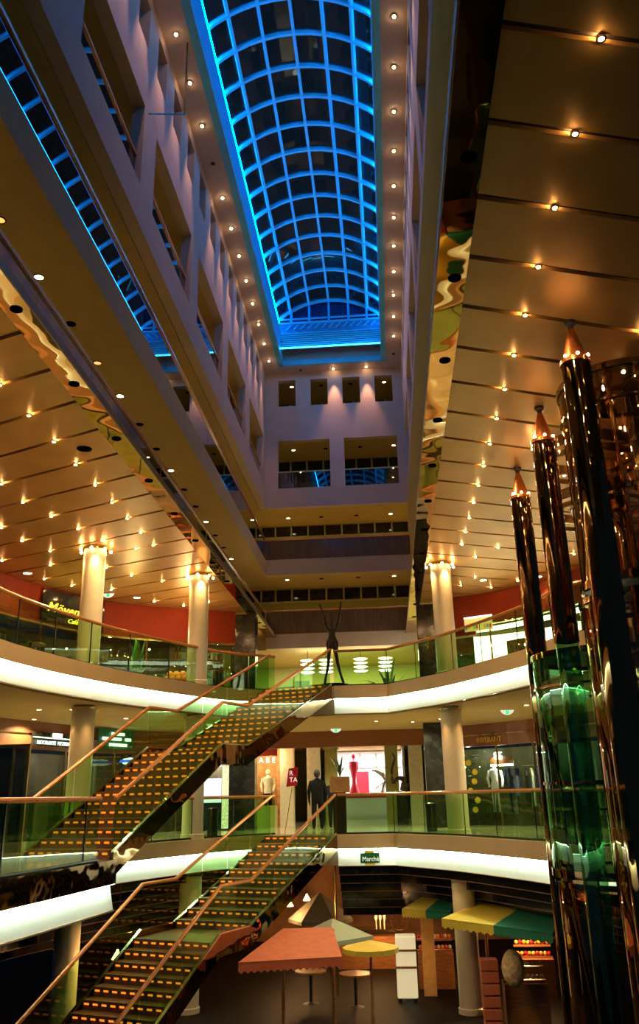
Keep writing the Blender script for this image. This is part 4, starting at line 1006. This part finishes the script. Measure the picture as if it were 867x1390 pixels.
m = MB(); m.lathe(-8.6, 29.4, [(.29, 2.20), (.34, 2.20), (.34, 2.28), (.29, 2.28), (.29, 2.20)], 20); m.build('rim', em('blue_rim', (.02, .12, .9), 1.5), t, True)
# Marche sign
t = thing('fascia_sign', 'green sign with white lettering and yellow tabs on the white strip', 'sign', (-.72, 26.1, -.8))
m = MB(); m.box(-.98, -.45, 26.12, 26.15, -.74, -.48); m.build('board', M_signg, t, bevel=.01)
m = MB(); m.box(-.86, -.60, 26.125, 26.145, -.48, -.42); m.build('top_tab', M_signy, t)
m = MB(); m.box(-.86, -.58, 26.125, 26.145, -.79, -.74); m.build('bottom_tab', M_signy, t)
text('lettering', 'Marché', .17, (-.93, 26.115, -.69), (1, 0), M_letter, t, .004, .92)
# exit signs
def exit_sign(x, y, z, label):
    t = thing('exit_sign', label, 'exit sign', (x, y, z))
    m = MB(); m.ext([(x - .2, y, z - .02), (x + .2, y, z - .02), (x + .15, y, z - .10), (x + .06, y, z - .15), (x - .06, y, z - .15), (x - .15, y, z - .10)], (0, .03, 0)); m.build('shade', M_letter, t)
    m = MB(); m.box(x - .05, x + .05, y - .006, y - .001, z - .13, z - .03); m.build('pictogram', E_grn, t)
    return t
exit_sign(-1.9, 31.6, 3.28, 'green and white exit sign under the middle of the top gallery soffit')
exit_sign(3.42, 26.14, 3.28, 'green and white exit sign under the right gallery soffit')
exit_sign(-8.93, 27.0, 7.38, 'green and white exit sign on the left metal ceiling')
exit_sign(-5.6, 28.0, 3.28, 'green and white exit sign under the left gallery soffit behind the stair')
# recessed lamps in the soffit of the middle gallery
for x, y in ((-9.03, 22.38), (-7.67, 25.54), (-.43, 29.04), (.77, 29.74), (1.63, 28.86), (3.8, 24.96), (-3.2, 30.0), (-10.2, 25.0), (5.5, 24), (-6.2, 29.5), (-11.2, 20.5)):
    downlight(x, y, 3.28, 1, 'lit recessed lamp in the tan soffit under the top gallery', 'middle gallery soffit lamps', .10, 200, 150)

# top gallery left: shelves of bottles, fruit display
t = thing('bottle_shelf', 'tall dark shelf unit of bottles behind the middle column on the top gallery', 'shelf', (-6.7, 30.8, L2Z))
m = MB()
for k in range(6): m.obox((-7.5, 30.4, 4.5 + .3 * k), (-5.9, 31.2, 4.5 + .3 * k), .3, .02)
m.obox((-7.5, 30.4, 4.1), (-7.5, 30.41, 6.1), .3, .03); m.build('shelves', M_wood, t)
dsh = Vector((1.6, .8, 0)).normalized()
for k in range(6):
    for j in range(15):
        c = Vector((-7.45, 30.37, 4.51 + .3 * k)) + dsh * (.115 * j + random.uniform(-.02, .02)); hb = random.uniform(.16, .24)
        b_ = MB(); b_.lathe(c.x, c.y, [(.001, c.z), (.03, c.z), (.03, c.z + hb * .6), (.01, c.z + hb * .8), (.01, c.z + hb), (.001, c.z + hb)], 7)
        tag(b_.build('bottle', random.choice([M_leaf, M_wood, M_orange, M_grey, M_teal])), 'small bottle on the tall dark shelf unit of the top gallery', 'bottle', 'bottles on the top gallery shelves')
for ly, nx, ny, zz in ((0, 6, 3, 4.765), (1, 5, 2, 4.925)):
    for i in range(nx):
        for j in range(ny):
            c = (-6.75 + (i - (nx - 1) / 2) * .215, 28.7 + (j - (ny - 1) / 2) * .215, zz)
            tag(MB().sph(c, .103, 12, 8).build('orange', M_orange), 'round orange fruit heaped on the display table of the top gallery', 'fruit', 'oranges on the display table')
t = thing('display_table', 'low dark display table holding oranges on the top gallery', 'table', (-6.75, 28.75, L2Z)); m = MB(); m.box(-7.5, -6.0, 28.4, 29.1, 4.62, 4.66); m.build('tabletop', M_wood, t)
for dx in (-.7, .7):
    for dy_ in (-.3, .3): m = MB(); m.box(-6.75 + dx - .03, -6.75 + dx + .03, 28.75 + dy_ - .03, 28.75 + dy_ + .03, L2Z, 4.62); m.build('leg', M_wood, t)
point('display_fill', (-6.6, 28.2, 6.2), (1, .75, .4), 60); point('display_fill', (-7.9, 26.2, 6.0), (1, .9, .5), 40)  # unseen fill lights added to brighten the oranges and the plants
# tables with chairs along the left gallery
def cafe_table(x, y, label):
    t = thing('cafe_table', label, 'table', (x, y, L2Z)); m = MB(); m.lathe(x, y, [(.001, 4.82), (.38, 4.82), (.38, 4.85), (.001, 4.85)], 22); m.build('tabletop', M_chrome, t)
    m = MB(); m.lathe(x, y, [(.25, 4.1), (.22, 4.13), (.03, 4.15), (.03, 4.82)], 14); m.build('pedestal', M_grey, t)
cafe_table(-9.1, 21.6, 'round cafe table on the far left of the top gallery'); cafe_table(-8.6, 24.0, 'round cafe table left of the middle column on the top gallery')
# white shop contents right top
tag(MB().obox((3.98, 29.0, 5.35), (4.5, 28.45, 5.35), .03, .75).build('dark_picture', pm('mirror_display', (.10, .08, .04), .2, var=.8, scale=6)), 'dark framed picture in the white shop on the right', 'picture')
tag(MB().obox((2.35, 30.0, 5.2), (2.98, 29.65, 5.2), .03, 1.6).build('green_panel', pm('green_poster', (.03, .14, .05), .2, var=.5, scale=3)), 'dark green panel at the left end of the white shop', 'panel')

# bright display left of the left black pier, middle gallery
tag(MB().obox((-6.6, 31.6, 1.3), (-6.0, 31.85, 1.3), .04, .8).build('lit_poster', E_scr), 'glowing pale poster between the middle column and the left black pier', 'poster')
tag(MB().obox((-6.6, 31.62, .5), (-6.0, 31.87, .5), .2, .75).build('navy_cabinet', M_navy), 'dark navy cabinet under the glowing poster', 'cabinet')
tag(MB().obox((-5.95, 31.75, 1.2), (-5.6, 31.95, 1.2), .04, 2.3).build('display_column', pm('speckled_display', (.6, .6, .4), .4, var=.8, scale=25, emit=(.8, .8, .5), es=.6)), 'tall bright speckled display strip beside the left black pier', 'display')
# glazed lift door frame far left middle gallery
t = thing('brass_door_frame', 'brass-framed glass door at the far left edge of the middle gallery', 'door', (-8.6, 19.8, 0))
m = MB(); m.box(-9.2, -8.2, 20.0, 20.06, 2.2, 2.28); m.box(-8.28, -8.2, 20.0, 20.06, 0, 2.2); m.box(-8.6, -8.56, 20, 20.06, 0, 2.2); m.build('frame', M_brass, t)
m = MB(); m.box(-9.2, -8.28, 20.02, 20.04, 0, 2.2); m.build('pane', G_dark, t)

# ------------------------------------------------------------------ restaurant on the lowest floor
m = MB(); m.box(-13, 9, 36.5, 36.7, -4.1, -.8); struct('wall_market', m, [pm('market_wall', (.30, .14, .05), .6, var=.5, scale=1.5)])
def awning(quad, z, drop, ma, mb_, label, post=True):
    # quad: front-left, front-right, back-right, back-left in plan; the back edge is higher
    t = thing('awning', label, 'awning', (quad[0][0], quad[0][1], -4.1))
    fl, fr, br, bl = [Vector(q) for q in quad]
    mid_f, mid_b = (fl + fr) / 2, (bl + br) / 2
    for a, b, c, d, mt in ((fl, mid_f, mid_b, bl, ma), (mid_f, fr, br, mid_b, mb_)):
        m = MB(); m.ext([(a.x, a.y, z), (b.x, b.y, z), (c.x, c.y, z + drop), (d.x, d.y, z + drop)], (0, 0, .03)); m.build('canopy', mt, t)
        m = MB(); N = 8
        for k in range(N):
            p, q = a + (b - a) * k / N, a + (b - a) * (k + 1) / N; mm_ = (p + q) / 2
            m.ext([(p.x, p.y, z + .02), (q.x, q.y, z + .02), (q.x, q.y, z - .14), (mm_.x, mm_.y, z - .19), (p.x, p.y, z - .14)], (0, .012, 0))
        m.build('valance', mt, t)
    if post:
        for q in (bl, br): m = MB(); m.tube([(q.x, q.y, -4.1), (q.x, q.y, z + drop)], .04, 8); m.build('post', M_wood, t)
awning([(1.04, 23.5), (3.25, 20.9), (4.0, 23.0), (2.24, 25.4)], -1.85, .18, M_yel, M_grn, 'larger yellow and green awning right of the right column, lowest floor')
awning([(.10, 25.9), (1.35, 25.2), (1.75, 26.8), (.8, 27.2)], -1.9, .22, M_yel, M_grn, 'smaller yellow and green awning behind the right column, lowest floor')
awning([(-3.4, 20.3), (-1.25, 20.9), (-1.55, 22.5), (-2.7, 22.4)], -2.25, .36, M_orang, M_orang, 'brick-orange scalloped awning below the lower stair')
def parasol(x, y, zt, r, drop, mt, label, n=8):
    t = thing('parasol', label, 'parasol', (x, y, -4.1))
    m = MB(); vv = [(x, y, zt)] + [(x + r * math.cos(2 * PI * k / n), y + r * math.sin(2 * PI * k / n), zt - drop) for k in range(n)]
    m.add(vv, [(0, 1 + k, 1 + (k + 1) % n) for k in range(n)])
    for k in range(n):
        a, b = vv[1 + k], vv[1 + (k + 1) % n]; m.add([a, b, (b[0], b[1], b[2] - .1), (a[0], a[1], a[2] - .1)], [(0, 1, 2, 3)])
    m.build('canopy', mt, t)
    m = MB(); m.tube([(x, y, -4.1), (x, y, zt)], .025, 8); m.build('pole', M_wood, t)
parasol(-1.65, 24.0, -1.85, 1.0, .4, M_paleg, 'pale grey square parasol beside the orange awning', 4)
parasol(-.65, 21.4, -1.98, .62, .14, M_yel, 'round mustard parasol in the lower middle of the lowest floor', 12)
parasol(-2.4, 29.5, -1.75, 1.0, .75, pm('dark_grey_canvas', (.12, .11, .08), .8), 'dim grey tent-like parasol at the back of the lowest floor', 6)
t = thing('bar_counter', 'wooden bar counter under two cone lamps, lowest floor', 'counter', (-.9, 31, -4.1))
m = MB(); m.box(-2.0, .1, 30.8, 31.4, -4.1, -3.05); m.build('front', M_wood, t); m = MB(); m.box(-2.05, .15, 30.7, 31.45, -3.05, -2.98); m.build('worktop', M_brass, t)
def cone_lamp(x, y, z, label, grp=None, pw=50):
    t = thing('cone_lamp', label, 'lamp', (x, y, z), grp)
    m = MB(); m.lathe(x, y, [(.13, z), (.03, z + .16), (.02, z + .2)], 14); m.build('lamp_shade', E_warm, t, True)
    m = MB(); m.tube([(x, y, z + .18), (x, y, -.85)], .008, 5); m.build('cord', M_dark, t)
    if pw: point('lamp_glow', (x, y, z - .1), (1, .5, .18), pw).parent = None
cone_lamp(-1.0, 30.2, -2.25, 'left cone lamp above the bar counter'); cone_lamp(-.64, 30.2, -2.25, 'right cone lamp above the bar counter')
for x, y, z, lab, p in ((-3.3, 29.0, -2.1, 'glowing lamp at the left of the lowest floor, behind the stair', 70), (-3.0, 31.5, -2.2, 'glowing lamp left of the grey tent-like parasol', 60), (.9, 30, -2.4, 'glowing lamp behind the smaller striped awning', 60), (3.4, 26.5, -2.2, 'glowing lamp beneath the larger striped awning', 90), (-6.5, 22, -2.4, 'glowing lamp on the lowest floor far left', 40), (-7.3, 25.5, -2.3, 'glowing lamp on the lowest floor behind the middle column', 30)):
    cone_lamp(x, y, z, lab, None, p)
for k in range(3):
    t = thing('tap_handle', 'cream beer tap handle on the bar counter', 'tap', (-.72 + .13 * k, 30.9, -2.98), 'tap handles on the bar counter'); m = MB(); m.lathe(-.72 + .13 * k, 30.9, [(.02, -2.98), (.02, -2.75), (.05, -2.7), (.05, -2.6), (.001, -2.57)], 10); m.build('body', M_cream, t, True)
t = thing('wagon_wheel', 'spoked wooden wheel right of the bar counter', 'wheel', (.05, 29.6, -2.6))
m = MB(); cw = (.02, 29.6, -2.62)
m.tube([(cw[0] + .28 * math.cos(2 * PI * k / 20), cw[1], cw[2] + .28 * math.sin(2 * PI * k / 20)) for k in range(21)], .03, 6); m.build('rim', M_wood, t)
for k in range(6): a = PI * k / 6; m = MB(); m.obox((cw[0] - .27 * math.cos(a), cw[1], cw[2] - .27 * math.sin(a)), (cw[0] + .27 * math.cos(a), cw[1], cw[2] + .27 * math.sin(a)), .025, .025); m.build('spoke', M_wood, t)
t = thing('serving_cart', 'bright white serving cart in the middle of the lowest floor', 'cart', (.1, 26.2, -4.1))
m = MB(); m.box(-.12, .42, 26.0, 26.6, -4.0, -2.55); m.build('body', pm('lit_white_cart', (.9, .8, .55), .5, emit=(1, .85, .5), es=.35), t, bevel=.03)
for z in (-2.9, -3.3): m = MB(); m.box(-.14, .44, 25.95, 26.0, z, z + .05); m.build('shelf', M_wood, t)
for dx in (-.05, .35): m = MB(); m.lathe(dx, 26.1, [(.001, -4.1), (.05, -4.1), (.05, -4.0), (.001, -4.0)], 10); m.build('caster', M_dark, t)
def rack(x, y, z, label, mt):
    t = thing('market_stall', label, 'stall', (x, y, z)); m = MB(); m.box(x - .5, x + .5, y - .3, y + .3, z, z + .9); m.build('base', M_wood, t)
    for k in range(2): m = MB(); m.box(x - .5, x + .5, y - .1 + .2 * k, y + .05 + .2 * k, z + .9 + .25 * k, z + .95 + .25 * k); m.build('tier', M_wood, t)
    for k in range(9):
        for j in range(2):
            c = (x - .42 + .105 * k, y - .03 + .2 * j + random.uniform(-.02, .02), z + 1.012 + .25 * j)
            tag(MB().sph(c, .055, 8, 6).build('fruit', mt[(k + j) % len(mt)]), 'small round produce on the ' + label, 'fruit', 'produce on the ' + label)
rack(1.0, 28.0, -4.1, 'wooden stall behind the smaller striped awning', [M_orange, M_red, M_cream])
rack(2.9, 23.6, -4.1, 'wooden stall under the larger striped awning', [M_cream, M_orange, M_yel])
rack(3.6, 26.8, -4.1, 'wooden stall at the far right back', [M_orange, M_yel, M_red])
t = thing('bread_figure', 'large pale bread-like bundle hanging under the green awning', 'bundle', (2.55, 22.6, -3.2)); m = MB(); m.sph((2.55, 22.6, -2.75), .26, 14, 10, 1.5); m.build('body', pm('bread', (.75, .5, .25), .7, var=.3, scale=8, bump=.6), t, True)
t = thing('red_crate_stack', 'stack of red slatted crates left of the pale bundle', 'crates', (2.05, 23.0, -4.1))
for k in range(6): m = MB(); m.box(1.85, 2.25, 22.9, 23.3, -4.1 + .25 * k, -3.88 + .25 * k); m.build('crate', M_orang, t, bevel=.015)
t = thing('wood_screen', 'glowing amber folding screen right of the serving cart', 'screen', (.75, 26.0, -4.1)); m = MB(); m.box(.6, .95, 26.8, 26.85, -4.1, -2.0); m.build('panel', pm('amber_panel', (.8, .42, .12), .5), t)
for k, (x, y) in enumerate(((-1.2, 25.6), (-2.4, 26.0))):
    t = thing('round_table', ('round wooden table behind the grey square parasol', 'round wooden table near the tent-like parasol')[k], 'table', (x, y, -4.1))
    m = MB(); m.lathe(x, y, [(.001, -3.37), (.42, -3.37), (.42, -3.33), (.001, -3.33)], 22); m.build('tabletop', M_wood, t)
    m = MB(); m.lathe(x, y, [(.22, -4.1), (.04, -4.05), (.04, -3.37)], 12); m.build('pedestal', M_dark, t)
t = thing('thin_pole', 'thin brass pole rising behind the pale square parasol', 'pole', (-1.75, 27.0, -4.1)); m = MB(); m.tube([(-1.75, 27.0, -4.1), (-1.75, 27.0, -.85)], .03, 8); m.build('shaft', M_brass, t)

# hanging tension rod with bar in the shaft, upper left
t = thing('hanging_bracket', 'thin rod bracket hanging at the upper left wall of the shaft', 'bracket', (-5.0, 15.8, 16.2))
m = MB(); m.obox((-5.03, 15.9, 16.35), (-4.46, 17.0, 17.3), .03, .03); m.build('arm', M_grey, t)
m = MB(); m.obox((-4.46, 17.0, 17.3), (-4.46, 17.0, ZC), .04, .04); m.build('rod', M_grey, t)
